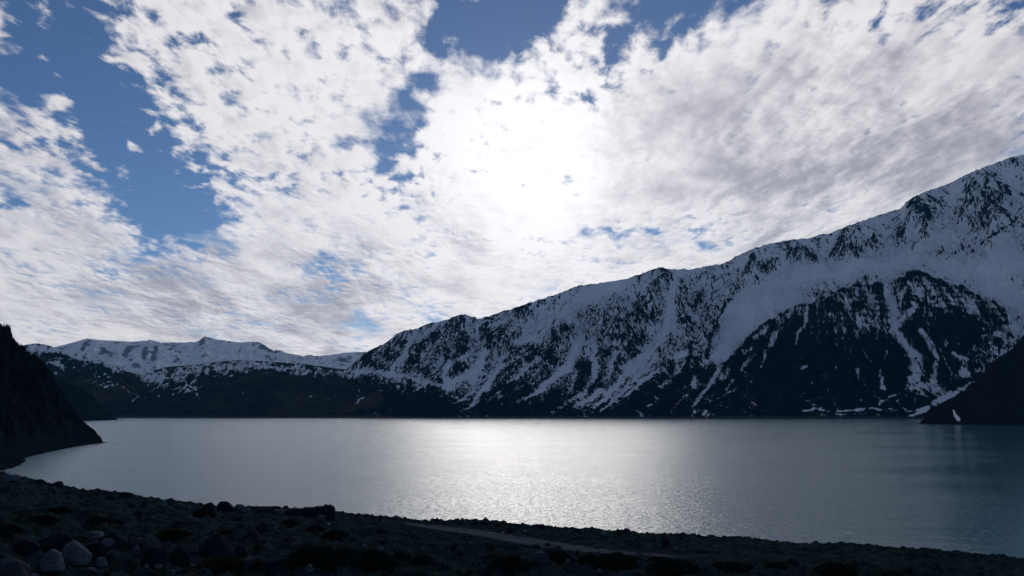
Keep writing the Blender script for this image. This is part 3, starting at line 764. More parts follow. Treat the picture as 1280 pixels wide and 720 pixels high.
STONES = [  # px centre, base y, width px, height px, tone, name, label, seed, roundness, turn
    (57, 715, 37, 23, 'p', 'boulder', 'pale flat-topped boulder, front one of the pair at the bottom left of the bank', 101, .0, .2),
    (90, 708, 34, 27, 'p', 'boulder', 'pale dome-shaped boulder touching the flat-topped one at bottom left', 102, .05, .8),
    (8, 726, 42, 24, 'g', 'boulder', 'rough grey boulder cut off by the bottom left corner', 103, 0, .3),
    (60, 690, 50, 20, 'd', 'boulder', 'long dark boulder lying behind the pair of pale boulders', 104, .05, .1),
    (116, 672, 24, 8, 'p', 'boulder', 'flat pale slab lying in the grass above the dome-shaped boulder', 105, 0, .4),
    (133, 685, 17, 10, 'p', 'boulder', 'pale wedge of rock right of the dome-shaped boulder', 106, 0, 1.1),
    (114, 697, 28, 19, 'd', 'boulder', 'dark boulder just right of the pale dome-shaped boulder', 107, .05, .6),
    (124, 710, 15, 10, 'p', 'stone', 'pale angular stone below the dark boulder at bottom left', 108, 0, .7),
    (113, 716, 11, 4, 'p', 'stone', 'thin pale chip of stone right of the flat-topped boulder', 109, 0, .2),
    (9, 600, 24, 8, 'p', 'boulder', 'long pale flat boulder on the bank edge at the far left', 110, .05, .1),
    (18, 617, 17, 10, 'g', 'boulder', 'grey boulder just under the pale flat one at the left edge', 111, .05, .9),
    (28, 693, 32, 16, 'd', 'boulder', 'low dark boulder at the left edge behind the flat-topped boulder', 112, .08, .5),
    (202, 632, 10, 7, 'p', 'stone', 'pale slanted slab just below the bank edge on the left', 113, 0, .9),
    (260, 637, 14, 9, 'd', 'boulder', 'small black boulder on the bank edge, left of the crest pair', 114, .08, .2),
    (280, 639, 22, 12, 'd', 'boulder', 'angular dark boulder on the bank edge beside a greyer one', 115, 0, .4),
    (298, 640, 18, 9, 'g', 'boulder', 'low grey boulder on the bank edge beside an angular dark one', 116, .08, .7),
    (310, 639, 5, 4, 'p', 'stone', 'tiny pale stone at the right end of the crest boulders', 117, .1, 0),
    (235, 654, 14, 8, 'g', 'boulder', 'grey rounded boulder on the left slope beside a small pale stone', 118, .1, .3),
    (245, 653, 6, 5, 'p', 'stone', 'small round pale stone beside a grey boulder on the left slope', 119, .18, .3),
    (266, 700, 42, 31, 'd', 'boulder', 'largest dark boulder with a long sloping right side', 120, .02, .9),
    (188, 707, 36, 24, 'd', 'boulder', 'dark humped boulder left of another of about the same height', 121, .08, .2),
    (218, 706, 30, 22, 'd', 'boulder', 'dark blunt boulder between a humped one and the largest one', 122, .08, 1.3),
    (297, 694, 23, 11, 'd', 'boulder', 'low dark boulder right of the largest dark boulder', 123, .05, .3),
    (240, 692, 13, 8, 'g', 'stone', 'grey stone at the left foot of the largest dark boulder', 124, .1, .5),
    (303, 711, 27, 14, 'g', 'boulder', 'low blue-grey boulder at the bottom right of the mossy cushion', 125, .1, .4),
    (173, 681, 17, 7, 'g', 'boulder', 'flat grey slab above the dark humped boulder', 126, .05, .4),
    (169, 691, 8, 6, 'p', 'stone', 'small pale stone left of the dark humped boulder', 127, 0, .9),
    (220, 716, 14, 5, 'p', 'stone', 'tilted pale sliver of stone at the foot of the dark blunt boulder', 128, 0, .5),
    (197, 713, 10, 4, 'p', 'stone', 'pale chip at the foot of the dark humped boulder', 129, 0, .2),
    (182, 711, 6, 5, 'p', 'stone', 'tiny pale stone at the left foot of the dark humped boulder', 130, .1, .2),
    (237, 716, 16, 11, 'g', 'stone', 'grey stone at the left end of the mossy cushion', 131, .1, .8),
    (475.5, 650, 6, 6, 'd', 'boulder', 'single round black boulder standing on the crest right of the outcrop', 132, .2, 0),
    (326, 667, 15, 12, 'd', 'boulder', 'dark slanted boulder on the slope below the crest outcrop', 133, 0, .8),
    (345, 666, 6, 4, 'p', 'stone', 'small pale stone right of the dark slanted boulder', 134, 0, .2),
    (371, 688, 17, 9, 'g', 'boulder', 'grey dome of rock at the left edge of the big dark shrub', 135, .15, .2),
    (386, 714, 10, 8, 'p', 'stone', 'pale bluish stone below the big dark shrub', 136, .05, .6),
    (340, 718, 29, 17, 'd', 'boulder', 'dark boulder at the bottom edge left of the big dark shrub', 137, .05, .3),
    (455, 685, 7, 4, 'p', 'stone', 'small flat pale stone behind the big dark shrub, left of another', 138, 0, .2),
    (476, 690, 8, 5, 'p', 'stone', 'small pale stone above the dark shrub at lower centre', 139, .05, .8),
    (546, 652, 6, 4, 'd', 'boulder', 'small dark bump of rock on the crest above the start of the track', 140, .1, 0),
    (575, 655, 11, 4, 'd', 'boulder', 'low dark boulder on the crest above the gravel track', 141, .1, .1),
    (594, 656, 7, 4, 'd', 'boulder', 'dark boulder on the crest just left of the perched slab', 142, .1, .2),
    (621, 658, 11, 4, 'd', 'boulder', 'low dark boulder on the crest just right of the perched slab', 143, .12, .3),
    (493, 685, 4, 4, 'p', 'stone', 'tiny whitish stone on the slope below the start of the track', 144, .1, .3),
    (676, 707, 24, 12, 'g', 'boulder', 'smooth blue-grey boulder by the lower side of the gravel track', 145, .15, .2),
    (710, 706, 6, 4, 'p', 'stone', 'small pale stone right of the smooth blue-grey boulder', 146, 0, .1),
    (750, 717, 11, 4, 'p', 'stone', 'flat pale stone at the bottom edge below the track', 147, 0, .3),
    (722, 695, 5, 6, 'd', 'stone', 'small dark upright stone on the lower edge of the track', 148, .05, .1),
    (773, 666.5, 4, 6, 'd', 'boulder', 'small pointed black rock on the crest, left of a blunt one', 149, 0, .2),
    (782, 667, 6, 6, 'd', 'boulder', 'blunt black rock on the crest, right of a pointed one', 150, .1, .3),
    (648, 659, 5, 4, 'd', 'boulder', 'small dark rock on the crest near the brightest water', 151, .1, .3),
    (676, 660, 8, 4, 'd', 'boulder', 'dark rounded rock on the crest just right of the brightest water', 152, .15, .3),
    (871, 704, 4, 4, 'p', 'stone', 'tiny white stone alone on the dark slope right of the track', 153, .1, .3),
    (851, 673.5, 3.5, 3, 'd', 'stone', 'tiny black stone on the crest on the right', 154, .1, .3),
    (325, 640, 12, 5, 'd', 'boulder', 'low dark boulder on the crest between the grey one and the outcrop', 155, .1, .3),
    (344, 640, 12, 6, 'd', 'boulder', 'rounded dark boulder on the crest just left of the outcrop', 156, .15, .3),
    (155, 622, 15, 6, 'd', 'boulder', 'low dark boulder on the crest at left above the grassy slope', 157, .12, .3),
    (70, 609, 14, 6, 'd', 'boulder', 'dark boulder on the crest a little right of the pale flat one', 158, .1, .3),
    (48, 605, 16, 6, 'd', 'boulder', 'wide dark boulder on the crest nearest the pale flat one', 159, .1, .5),
]


def place_stone(px, by, w, h, tone, name, label, seed, rnd, turn):
    x, y, z = hit(px, min(by, 719.5 + (by - 719.5)))
    depth = y * CT + (z - ZC) * ST
    sx, sz = w / F * depth, h / F * depth
    me = mesh_from(stone_bm(seed, 4, 15, rnd * .6 - .03), name, TONES[tone])
    o = bpy.data.objects.new(name, me); COL.objects.link(o)
    sink = 0.12
    o.scale = (sx * 1.04, sx * random.uniform(0.75, 1.0), sz * (1 + sink))
    o.location = (x, y + 0.25 * sx, float(g_h(x, y + .1 * sx)) - sz * sink)
    o.rotation_euler = (0, 0, (turn - .5) * 0.5)
    tag(o, label, name)
    return x, y, max(sx, .1)


def build_stones():
    occ = []
    for s in STONES:
        occ.append(place_stone(*s))
    # rock outcrop on the crest: a jointed ledge with a square right end
    x, y, z = hit(394, 646)
    depth = y * CT + (z - ZC) * ST
    bm = bmesh.new()
    k = depth / F
    for i, (cx, w, top, dz) in enumerate(((352, 24, 638, 0), (370, 30, 636, 0), (388, 30, 634.6, 0.1), (402, 24, 633.6, 0), (411, 18, 632.6, 0.1))):
        b2 = stone_bm(200 + i, 4, 9, -0.02)
        for v in b2.verts:
            c = v.co.copy()
            # square the pieces a little
            c.x = math.copysign(abs(c.x * 2) ** 0.45 / 2, c.x); c.y = math.copysign(abs(c.y * 2) ** 0.6 / 2, c.y)
            c.z = min(c.z, .80) / .80
            v.co = Vector((c.x * w * k + (cx - 394) * k, c.y * 20 * k, c.z * (652 - top) * k))
        me = bpy.data.meshes.new('t'); b2.to_mesh(me); b2.free(); bm.from_mesh(me); bpy.data.meshes.remove(me)
    for cx, w in ((407, 4), (412, 3)):
        b2 = stone_bm(230 + int(cx), 3, 9, 0)
        for v in b2.verts: v.co = Vector((v.co.x * w * k + (cx - 394) * k, v.co.y * w * k, v.co.z * 3.4 * k + (652 - 634) * k))
        me = bpy.data.meshes.new('t'); b2.to_mesh(me); b2.free(); bm.from_mesh(me); bpy.data.meshes.remove(me)
    o = bpy.data.objects.new('rock_outcrop', mesh_from(bm, 'rock_outcrop', M_DSTONE)); COL.objects.link(o)
    o.location = (x, y, ZC + float(ae(394, 652)[1]) * y)
    tag(o, 'long dark rock outcrop on the crest with a square right end', 'outcrop')
    # slab perched on two stones
    x, y, z = hit(606, 656.5)
    k = (y * CT) / F
    e = bpy.data.objects.new('perched_rock', None); COL.objects.link(e); e.location = (x, y, z - 0.5 * k)
    tag(e, 'small dark slab perched on two stones against the bright water', 'rock')
    for nm, dx, dz, w, h, sd in (('slab', 0, 2.4, 7.5, 3.0, 301), ('prop', -2.1, -.6, 2.2, 3.4, 302), ('prop', 2.2, -.6, 2.0, 3.4, 303)):
        c = bpy.data.objects.new(nm, mesh_from(stone_bm(sd, 3, 9), nm, M_DSTONE)); COL.objects.link(c)
        c.parent = e; c.scale = (w * k, w * k * .8, h * k); c.location = (dx * k, 0, dz * k)
    # scattered stones
    var = [(t, mesh_from(stone_bm(400 + i, 3, 10, random.uniform(0, .12)), 'stone', TONES[t])) for i, t in enumerate('pggddggddd')]
    grp = {'p': ('pale', []), 'g': ('grey', []), 'd': ('dark', [])}
    n = 0
    tries = 0
    while n < 230 and tries < 5000:
        tries += 1
        px, py = random.uniform(-20, 1300), random.uniform(600, 724)
        w = min(12, 2.6 * random.paretovariate(1.7))
        top = float(np.interp(px, _cg[:, 0], _cg[:, 1]))
        if py < top + 3: continue
        if px > 350 and random.random() < .35: continue
        x, y, z = hit(px, py)
        if float(track_dist(np.array([x]), np.array([y]))[0]) < 3.0: continue
        sx = w / F * y
        if any(abs(x - a) < .6 * (c + sx) and abs(y - b) < .6 * (c + sx) for a, b, c in occ): continue
        occ.append((x, y, sx))
        t, me = random.choice(var)
        o = bpy.data.objects.new('stone', me); COL.objects.link(o)
        hh = sx * random.uniform(.4, .75)
        o.scale = (sx, sx * random.uniform(.7, 1), hh); o.rotation_euler = (random.uniform(-.2, .2), random.uniform(-.2, .2), random.uniform(0, 6.28))
        o.location = (x, y, z - hh * .2)
        tag(o, {'p': 'small pale stone scattered among the dark grass of the bank', 'g': 'small grey stone scattered among the dark grass of the bank', 'd': 'small dark stone scattered among the dark grass of the bank'}[t], 'stone',
            {'p': 'small pale stones on the bank', 'g': 'small grey stones on the bank', 'd': 'small dark stones on the bank'}[t])
        n += 1
    return occ


def scatter(n, rmin=9, rmax=80, gam=1.0):
    """points on the bank, denser (per metre) near the camera so that they are even in the picture"""
    px = rng.uniform(-120, 1400, n); u = rng.uniform(0, 1, n)
    a = ae(px, 600)[0]
    Y = 1 / (1 / rmax + u ** gam * (1 / rmin - 1 / rmax))
    return a * Y, Y


def build_stuff(occ):
    # gravel: thousands of pebbles in one mesh
    bm = bmesh.new(); bmesh.ops.create_icosphere(bm, subdivisions=1, radius=1)
    bv = np.array([v.co[:] for v in bm.verts]); bf = np.array([[v.index for v in f.verts] for f in bm.faces]); bm.free()
    n = 9000
    X, Y = scatter(n)
    td = track_dist(X, Y); keep = td > 2.5
    clump = fbm(X / 4, Y / 4, 3, 91)
    keep &= clump > -0.25
    X, Y = X[keep], Y[keep]
    cx = rng.uniform(-70, 75, 900)
    X = np.append(X, cx); Y = np.append(Y, crest_y(cx) + rng.normal(-1, 2.0, 900)); n = len(X)
    Z = g_h(X, Y)
    sc = (Y / F) * np.minimum(0.45 + 0.5 * rng.pareto(2.5, n), 2.2)
    co = bv[None] * rng.uniform(.65, 1.25, (n, len(bv), 1)) * sc[:, None, None] * rng.uniform(.6, 1.2, (n, 1, 3)) * np.array([1.2, 1.2, .8])
    ang = rng.uniform(0, 6.28, n); c, s = np.cos(ang)[:, None], np.sin(ang)[:, None]
    co = np.stack([co[..., 0] * c - co[..., 1] * s, co[..., 0] * s + co[..., 1] * c, co[..., 2]], -1)
    co += np.stack([X, Y, Z], -1)[:, None]
    fa = (bf[None] + (np.arange(n) * len(bv))[:, None, None]).reshape(-1, 3)
    tone = np.repeat(rng.uniform(0, 1, n), len(bv))
    m, nt = material('mixed_gravel')
    t = nt.attr('tone')
    col = nt.mix(nt.smooth(t, .5, 1.0), c4(.018, .025, .033), c4(.24, .27, .29))
    finish(nt, col, .95, spec=.05)
    o = raw_mesh('gravel', co.reshape(-1, 3), fa, m, {'tone': tone}, smooth=False)
    tag(o, 'loose gravel and pebbles strewn over the bank', 'gravel', kind='stuff')
    # grass
    n = 9000
    X, Y = scatter(n, 8, 82, .9)
    cl = fbm(X / 3.2, Y / 3.2, 4, 95)
    keep = (cl > -.12) & (track_dist(X, Y) > 2.7)
    X, Y, cl = X[keep], Y[keep], cl[keep]
    q = 18
    rad = np.repeat(rng.uniform(.06, .20, len(X)), q); big = np.repeat(rng.uniform(.5, 1.2, len(X)), q)
    X, Y, cl = np.repeat(X, q), np.repeat(Y, q), np.repeat(cl, q); n = len(X)
    rr = rad * np.sqrt(rng.uniform(0, 1, n)); aa = rng.uniform(0, 6.28, n)
    X = X + rr * np.cos(aa); Y = Y + rr * np.sin(aa)
    Z = g_h(X, Y) - .02
    hgt = rng.uniform(.04, .11, n) * big; w = hgt * .20
    ang = rng.uniform(0, 6.28, n); lean = rng.uniform(.1, .8, n) * hgt; la = rng.uniform(0, 6.28, n)
    dx, dy = np.cos(ang) * w, np.sin(ang) * w
    base = np.stack([X, Y, Z], -1)
    off = np.stack([dx, dy, dx * 0], -1)
    mid = base + np.stack([np.cos(la) * lean * .35, np.sin(la) * lean * .35, hgt * .6], -1)
    tip = base + np.stack([np.cos(la) * lean, np.sin(la) * lean, hgt], -1)
    co = np.stack([base - off, base + off, mid + off * .6, mid - off * .6, tip], 1)
    i0 = np.arange(n) * 5
    fa = np.concatenate([np.stack([i0, i0 + 1, i0 + 2], 1), np.stack([i0, i0 + 2, i0 + 3], 1), np.stack([i0 + 3, i0 + 2, i0 + 4], 1)])
    tone = np.repeat(np.clip(rng.normal(.4, .25, n) + cl * .4, 0, 1), 5)
    m, nt = material('dry_grass')
    t = nt.attr('tone')
    col = nt.mix(t, c4(.018, .040, .032), c4(.062, .088, .068))
    finish(nt, col, .9, spec=.05)
    o = raw_mesh('grass', co.reshape(-1, 3), fa, m, {'tone': tone}, smooth=False)
    tag(o, 'short dark grass growing between the stones of the bank', 'grass', kind='stuff')


def shrub_mesh(seed, nleaf, spiky):
    r = np.random.default_rng(seed)
    # leaf-sized blades through a low lumpy dome (unit radius, height about .6)
    u = r.normal(size=(nleaf, 3)); u[:, 2] = np.abs(u[:, 2]); u /= np.linalg.norm(u, axis=1)[:, None]
    lump = 1 + .35 * fbm(u[:, 0] * 2.2 + seed, u[:, 1] * 2.2, 3, seed)
    rad = lump * r.uniform(.45, 1.0, nleaf) ** .5
    p = u * rad[:, None] * np.array([1, 1, .62])
    d = u + r.normal(size=(nleaf, 3)) * .45; d[:, 2] += .35; d /= np.linalg.norm(d, axis=1)[:, None]
    side = np.cross(d, r.normal(size=(nleaf, 3))); side /= np.linalg.norm(side, axis=1)[:, None]
    L = r.uniform(.10, .22, nleaf)[:, None] * spiky; W = L * .22
    co = np.stack([p - side * W, p + side * W, p + d * L + side * W * .5, p + d * L * 1.3, p + d * L - side * W * .5], 1)
    i0 = np.arange(nleaf) * 5
    fa = np.concatenate([np.stack([i0, i0 + 1, i0 + 2], 1), np.stack([i0, i0 + 2, i0 + 4], 1), np.stack([i0 + 4, i0 + 2, i0 + 3], 1)])
    return co.reshape(-1, 3), fa, np.repeat(r.uniform(0, 1, nleaf), 5)


SHRUBS = [  # px, base y, w, h, kind, label
    (270, 719, 54, 20, 'o', 'olive mossy cushion plant at the bottom below the largest dark boulder'),
    (318, 712, 24, 12, 'o', 'small olive cushion plant right of the larger mossy cushion'),
    (385, 708, 58, 26, 'd', 'big dark bushy shrub at lower left of centre'),
    (425, 706, 46, 20, 'd', 'dark spreading shrub joined to the right of the big bushy one'),
    (463, 714, 50, 24, 'd', 'dark shrub lower and right of the two joined shrubs'),
    (362, 657, 24, 8, 'd', 'low dark shrub just below the crest outcrop'),
    (392, 664, 22, 7, 'd', 'low dark shrub right of and below the one under the outcrop'),
    (418, 674, 30, 8, 'd', 'long low dark shrub on the slope above the joined shrubs'),
    (526, 704, 30, 12, 'd', 'dark rounded shrub at bottom centre, left of the gravel track'),
    (500, 699, 22, 9, 'd', 'smaller dark shrub left of the rounded one at bottom centre'),
    (636, 716, 46, 16, 'd', 'dark shrub at the bottom edge below the smooth blue-grey boulder'),
    (694, 701, 42, 13, 'd', 'dark shrub against the lower side of the track, beside the upright stone'),
    (738, 702, 28, 9, 'd', 'dark shrub against the track, right of the upright stone'),
    (771, 713, 46, 18, 'd', 'wide dark shrub at the bottom below the bend of the track'),
    (790, 704, 26, 9, 'd', 'small dark shrub behind the wide one below the track'),
    (825, 701, 32, 9, 'd', 'dark flat shrub at the right end of the visible track'),
    (845, 719, 62, 13, 'd', 'long dark shrub on the bottom edge right of the wide one'),
    (919, 716, 62, 14, 'd', 'long dark shrub at the bottom right of the tiny white stone'),
    (980, 712, 40, 10, 'd', 'dark shrub at the bottom, leftmost of three on the right slope'),
    (1050, 716, 50, 12, 'd', 'dark shrub at the bottom, middle of three on the right slope'),
    (1130, 718, 46, 11, 'd', 'dark shrub at the bottom, rightmost of three on the right slope'),
    (45, 650, 36, 9, 'd', 'low dark shrub on the far left slope below the crest'),
    (70, 640, 24, 7, 'd', 'small dark shrub uphill of the low one on the far left slope'),
    (252, 645, 26, 9, 'd', 'dark shrub just below the crest boulders on the left'),
    (212, 676, 40, 8, 'o', 'flat olive shrub on the left slope above the dark blunt boulder'),
    (120, 657, 30, 7, 'd', 'flat dark shrub on the left slope above the pale slab'),
    (275, 665, 30, 8, 'd', 'dark shrub on the slope uphill of the largest dark boulder'),
    (8, 668, 26, 10, 'd', 'dark shrub at the left edge above the low dark boulder'),
]


def build_shrubs():
    mats = {}
    for k, ca, cb in (('d', c4(.008, .017, .015), c4(.024, .040, .032)), ('o', c4(.022, .026, .010), c4(.055, .058, .024))):
        m, nt = material('shrub_' + ('dark_leaf' if k == 'd' else 'olive_leaf'))
        finish(nt, nt.mix(nt.attr('tone'), ca, cb), .85, spec=.05)
        mats[k] = m
    for i, (px, by, w, h, k, lab) in enumerate(SHRUBS):
        x, y, z = hit(px, by)
        s = w / F * y / 2; hh = h / F * y / .75
        co, fa, t = shrub_mesh(500 + i, 2600 if w > 35 else 1500, 1.0)
        co = co * np.array([s, s * .8, hh])
        o = raw_mesh('shrub', co, fa, mats[k], {'tone': t}, smooth=False)
        o.location = (x, y + s * .5, float(g_h(x, y + s * .4)) - .04)
        tag(o, lab, 'shrub', 'low shrubs on the bank')


# ================================================================== SKY AND LIGHT
SUN_PX = (666, 212)


def build_world():
    sd = Vector([float(v) for v in ray(*SUN_PX)]).normalized()
    el = math.asin(sd.z); az = math.atan2(sd.x, sd.y)
    w = bpy.data.worlds.new('World'); scene.world = w; w.use_nodes = True
    nt = NT(w.node_tree)
    d = nt.new('ShaderNodeTexCoord').outputs['Generated']
    sky = nt.new('ShaderNodeTexSky', sky_type='NISHITA', sun_disc=False)
    sky.sun_elevation = el; sky.sun_rotation = az; sky.altitude = 2600
    sky.air_density = 1.0; sky.dust_density = 0.3; sky.ozone_density = 2.5
    sep = nt.new('ShaderNodeSeparateXYZ'); nt.put(sep.inputs[0], d)
    zz = nt.m('ADD', nt.m('MAXIMUM', sep.outputs[2], 0.0), 0.14)
    cm = nt.new('ShaderNodeCombineXYZ')
    nt.put(cm.inputs[0], nt.m('DIVIDE', sep.outputs[0], zz)); nt.put(cm.inputs[1], nt.m('DIVIDE', sep.outputs[1], zz))
    P = cm.outputs[0]                                    # where the ray meets the cloud layer
    # cloud layer
    warp = nt.v('SUBTRACT', nt.noise(P, 2.2, 4, 0.6, col=True), (.5, .5, .5))
    dw = nt.v('NORMALIZE', nt.v('ADD', d, nt.v('SCALE', warp, scale=0.11)))

    GA = 0.85

    def field(lst):
        acc = None
        for px, py, r, amp in lst:
            v = Vector([float(q) for q in ray(px, py)]).normalized()
            k = 2.0 / (r / F) ** 2
            dt = nt.v('DOT_PRODUCT', dw, tuple(v))
            g = nt.m('EXPONENT', nt.m('MULTIPLY_ADD', dt, k, -k))
            amp = amp * GA if amp < 0 else amp
            acc = nt.m('MULTIPLY', g, amp) if acc is None else nt.m('MULTIPLY_ADD', g, amp, acc)
        return acc
    gaps = [(50, 0, 50, -.8), (75, 75, 55, -.9), (105, 135, 52, -.8), (165, 165, 52, -.9), (205, 225, 52, -1.0), (238, 262, 45, -.8), (15, 110, 32, -.6), (0, 235, 22, -.6), (190, 285, 30, -.5), (130, 60, 25, -.4),
            (62, 18, 14, .7), (76, 50, 14, .7), (62, 146, 20, .9), (0, 40, 20, .7), (170, 165, 10, .6),
            (555, 30, 36, -.9), (605, 35, 42, -1.0), (650, 25, 42, -1.0), (690, 5, 30, -.8), (525, 92, 26, -.9), (517, 135, 22, -.9), (494, 172, 26, -.9), (474, 198, 22, -.8),
            (800, 22, 40, -.9), (850, 18, 40, -.9), (905, 8, 36, -.8), (772, 55, 24, -.7), (752, 92, 20, -.6), (732, 122, 18, -.6), (955, 2, 24, -.6), (1170, 4, 18, -.45), (1030, 0, 20, -.4),
            (750, 299, 15, -.75), (785, 303, 15, -.75), (820, 300, 14, -.7), (868, 305, 12, -.7), (896, 299, 12, -.7), (925, 294, 11, -.6),
            (403, 342, 15, -.6), (532, 312, 20, -.5), (507, 232, 22, -.5), (452, 416, 20, -.6), (293, 305, 18, -.5), (130, 325, 14, -.35), (430, 185, 12, -.4), (330, 55, 18, -.3), (545, 405, 12, -.4), (300, 95, 20, -.3),
            (420, 20, 14, -.3), (350, 240, 14, -.3), (650, 200, 130, .35), (600, 300, 70, .2), (930, 170, 130, .35), (1150, 190, 150, .40), (1260, 120, 110, .35), (330, 170, 90, .15), (1620, 180, 150, -1.2), (1640, 0, 170, -1.2), (1850, 150, 260, -1.3)]  # last ones: gaps added out of view at right, dimming the lake's reflection
    G = field(gaps)
    mpn = nt.new('ShaderNodeMapping'); nt.put(mpn.inputs[0], P)
    mpn.inputs['Rotation'].default_value = (0, 0, math.radians(-8)); mpn.inputs['Scale'].default_value = (1.25, 0.75, 1)
    Q = mpn.outputs[0]
    nA = nt.noise(Q, 3.0, 3, 0.55)
    nB = nt.noise(Q, 15.0, 8, 0.58, 0.2)
    # same puffs a step towards the sun: which flank faces the light
    Ps = Vector((sd.x / (sd.z + .14), sd.y / (sd.z + .14), 0))
    tosun = nt.v('NORMALIZE', nt.v('SUBTRACT', tuple(Ps), P))
    nB2 = nt.noise(nt.v('ADD', Q, nt.v('SCALE', tosun, scale=0.018)), 15.0, 5, 0.58, 0.2)
    nV = nt.noise(P, 1.7, 3, 0.6)
    brk = nt.m('MULTIPLY_ADD', nt.smooth(nV, .36, .62), 0.85, 0.45)     # some sheets are smooth, some broken into puffs
    dens = nt.m('ADD', nt.m('MULTIPLY', nt.m('SUBTRACT', nA, .5), 1.3), nt.m('MULTIPLY', nt.m('SUBTRACT', nB, .5), nt.m('MULTIPLY', brk, nt.m('MULTIPLY_ADD', nt.smooth(sep.outputs[2], .08, .34), 1.7, 1.6))))
    dens = nt.m('ADD', dens, nt.m('ADD', G, 0.56))
    back = nt.m('MULTIPLY', nt.smooth(sep.outputs[1], 0.0, 0.45), nt.m('SUBTRACT', 1.0, nt.smooth(sep.outputs[2], 0.55, 0.80)))        # cloud cut away out of view, overhead and behind, to dim the terrain
    dens = nt.m('ADD', dens, nt.m('MULTIPLY', nt.m('SUBTRACT', back, 1.0), 1.6))
    alpha = nt.smooth(dens, -0.20, 0.62)
    # thickness: thick cloud is greyer when lit from behind
    thick = [(385, 378, 55, .6), (215, 368, 55, .5), (440, 370, 45, .5), (300, 345, 60, .3), (110, 345, 60, .25), (560, 330, 50, .25), (860, 190, 85, .45), (1205, 150, 120, .25), (1290, 200, 110, .25), (1130, 235, 80, .25), (960, 235, 60, .25), (1000, 150, 80, .2),
             (310, 300, 50, -.2), (700, 60, 60, -.2), (330, 150, 120, -.15), (1060, 40, 100, -.12), (60, 410, 50, -.2), (520, 370, 40, -.15), (640, 220, 140, -.4)]
    TK = field(thick)
    mp2 = nt.new('ShaderNodeMapping'); nt.put(mp2.inputs[0], P)
    mp2.inputs['Rotation'].default_value = (0, 0, math.radians(-8)); mp2.inputs['Scale'].default_value = (1.3, 0.70, 1)
    nC = nt.noise(mp2.outputs[0], 4.0, 6, 0.6, 0.3)
    shade = nt.m('ADD', nt.m('MULTIPLY', nt.m('SUBTRACT', nC, .5), 2.6), nt.m('MULTIPLY', nt.m('SUBTRACT', nB2, nB), nt.m('MULTIPLY', brk, 1.7)))
    shade = nt.m('ADD', nt.m('ADD', shade, TK), nt.m('MULTIPLY', nt.m('SUBTRACT', dens, .5), 0.30))
    grey = nt.smooth(shade, -0.30, 1.15)
    K = 10.0
    cl = nt.mix(grey, c4(.82 * K, .795 * K, .815 * K), c4(.31 * K, .305 * K, .37 * K))
    # brightness falls away from the sun
    ds = nt.v('DOT_PRODUCT', d, tuple(sd))
    far = nt.smooth(ds, 0.2, 0.97)
    cl = nt.mix(far, nt.mix(0.45, cl, c4(.30 * K, .30 * K, .36 * K)), cl)
    # forward scattering of the sun in the thin cloud
    g1 = nt.m('MULTIPLY', nt.m('EXPONENT', nt.m('MULTIPLY_ADD', ds, 13.0, -13.0)), 0.18 * K)
    g2 = nt.m('MULTIPLY', nt.m('EXPONENT', nt.m('MULTIPLY_ADD', ds, 150.0, -150.0)), 0.27 * K)
    gl = nt.m('MULTIPLY', nt.m('ADD', g1, g2), nt.m('MULTIPLY_ADD', alpha, 0.85, 0.15))
    glc = nt.v('SCALE', (1.0, .97, .95), scale=gl)
    skyc = nt.v('MULTIPLY', sky.outputs[0], (0.49, 0.56, 0.66))
    fill_glow = nt.v('SCALE', (1.0, .93, .93), scale=nt.m('MULTIPLY', nt.m('SUBTRACT', 1.0, back), 0.055 * K))   # fill light added to the unseen sky overhead and behind, brightens the snow
    skyc = nt.v('ADD', skyc, fill_glow)
    col = nt.v('ADD', nt.mix(alpha, skyc, cl), glc)
    bg = nt.new('ShaderNodeBackground'); nt.put(bg.inputs[0], col); bg.inputs[1].default_value = 0.1
    out = nt.new('ShaderNodeOutputWorld'); nt.l.new(bg.outputs[0], out.inputs[0])
    w.cycles.sampling_method = 'MANUAL'; w.cycles.sample_map_resolution = 1024
    # the sun behind thin cloud
    L = bpy.data.lights.new('sun', 'SUN'); L.energy = 0.5; L.angle = math.radians(19); L.color = (1, .95, .9)
    o = bpy.data.objects.new('sun', L); COL.objects.link(o)
    o.rotation_euler = (-sd).to_track_quat('-Z', 'Y').to_euler()
    o.location = (0, 0, 3000)


def build_haze():
    m = bpy.data.materials.new('thin_mountain_air'); m.use_nodes = True
    nt = NT(m.node_tree)
    v = nt.new('ShaderNodeVolumePrincipled')
    v.inputs['Color'].default_value = c4(.16, .55, 1.0); v.inputs['Density'].default_value = HAZE; v.inputs['Anisotropy'].default_value = 0.3
    o = nt.new('ShaderNodeOutputMaterial'); nt.l.new(v.outputs[0], o.inputs['Volume'])
    x0, x1, y0, y1, z0, z1 = -14000, 14000, -600, 16900, -110, 4200
    co = np.array([(x, y, z) for z in (z0, z1) for y in (y0, y1) for x in (x0, x1)], float)
    fa = np.array([(0, 2, 3, 1), (4, 5, 7, 6), (0, 1, 5, 4), (2, 6, 7, 3), (0, 4, 6, 2), (1, 3, 7, 5)])
    ob = raw_mesh('haze', co, fa, m, smooth=False)
    tag(ob, 'thin bluish mountain air over the lake', 'haze', kind='stuff')


HAZE = 1.0e-5


def build_camera():
    cd = bpy.data.cameras.new('camera'); cam = bpy.data.objects.new('camera', cd); COL.objects.link(cam)
    cd.sensor_width = 36; cd.lens = F / 1280 * 36
    cd.clip_start = 0.1; cd.clip_end = 80000
    cam.location = (0, 0, ZC); cam.rotation_euler = (math.pi / 2 + TH, 0, 0)
    scene.camera = cam


build_camera()
build_world()
build_water()
build_main()
build_far()
build_hills()
build_left_spur()
build_cliff()
build_right_spur()
build_ground()
_occ = build_stones()
build_stuff(_occ)
build_shrubs()
build_haze()

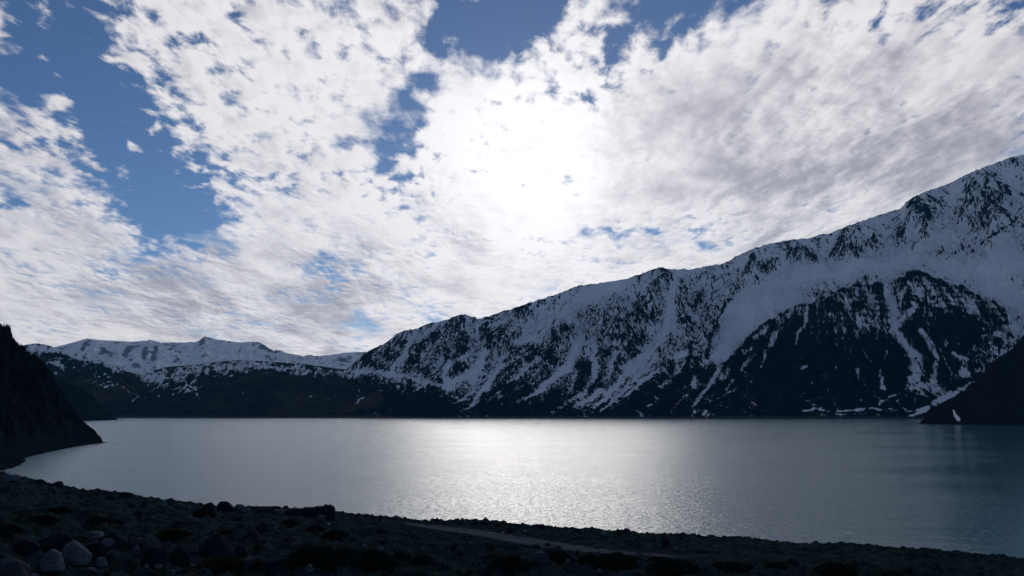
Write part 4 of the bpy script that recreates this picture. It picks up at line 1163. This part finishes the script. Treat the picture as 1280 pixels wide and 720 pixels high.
vs = scene.view_settings
vs.view_transform = 'Standard'; vs.look = 'None'; vs.exposure = 0; vs.gamma = 1; vs.use_curve_mapping = False
scene.cycles.use_denoising = True
scene.cycles.max_bounces = 4
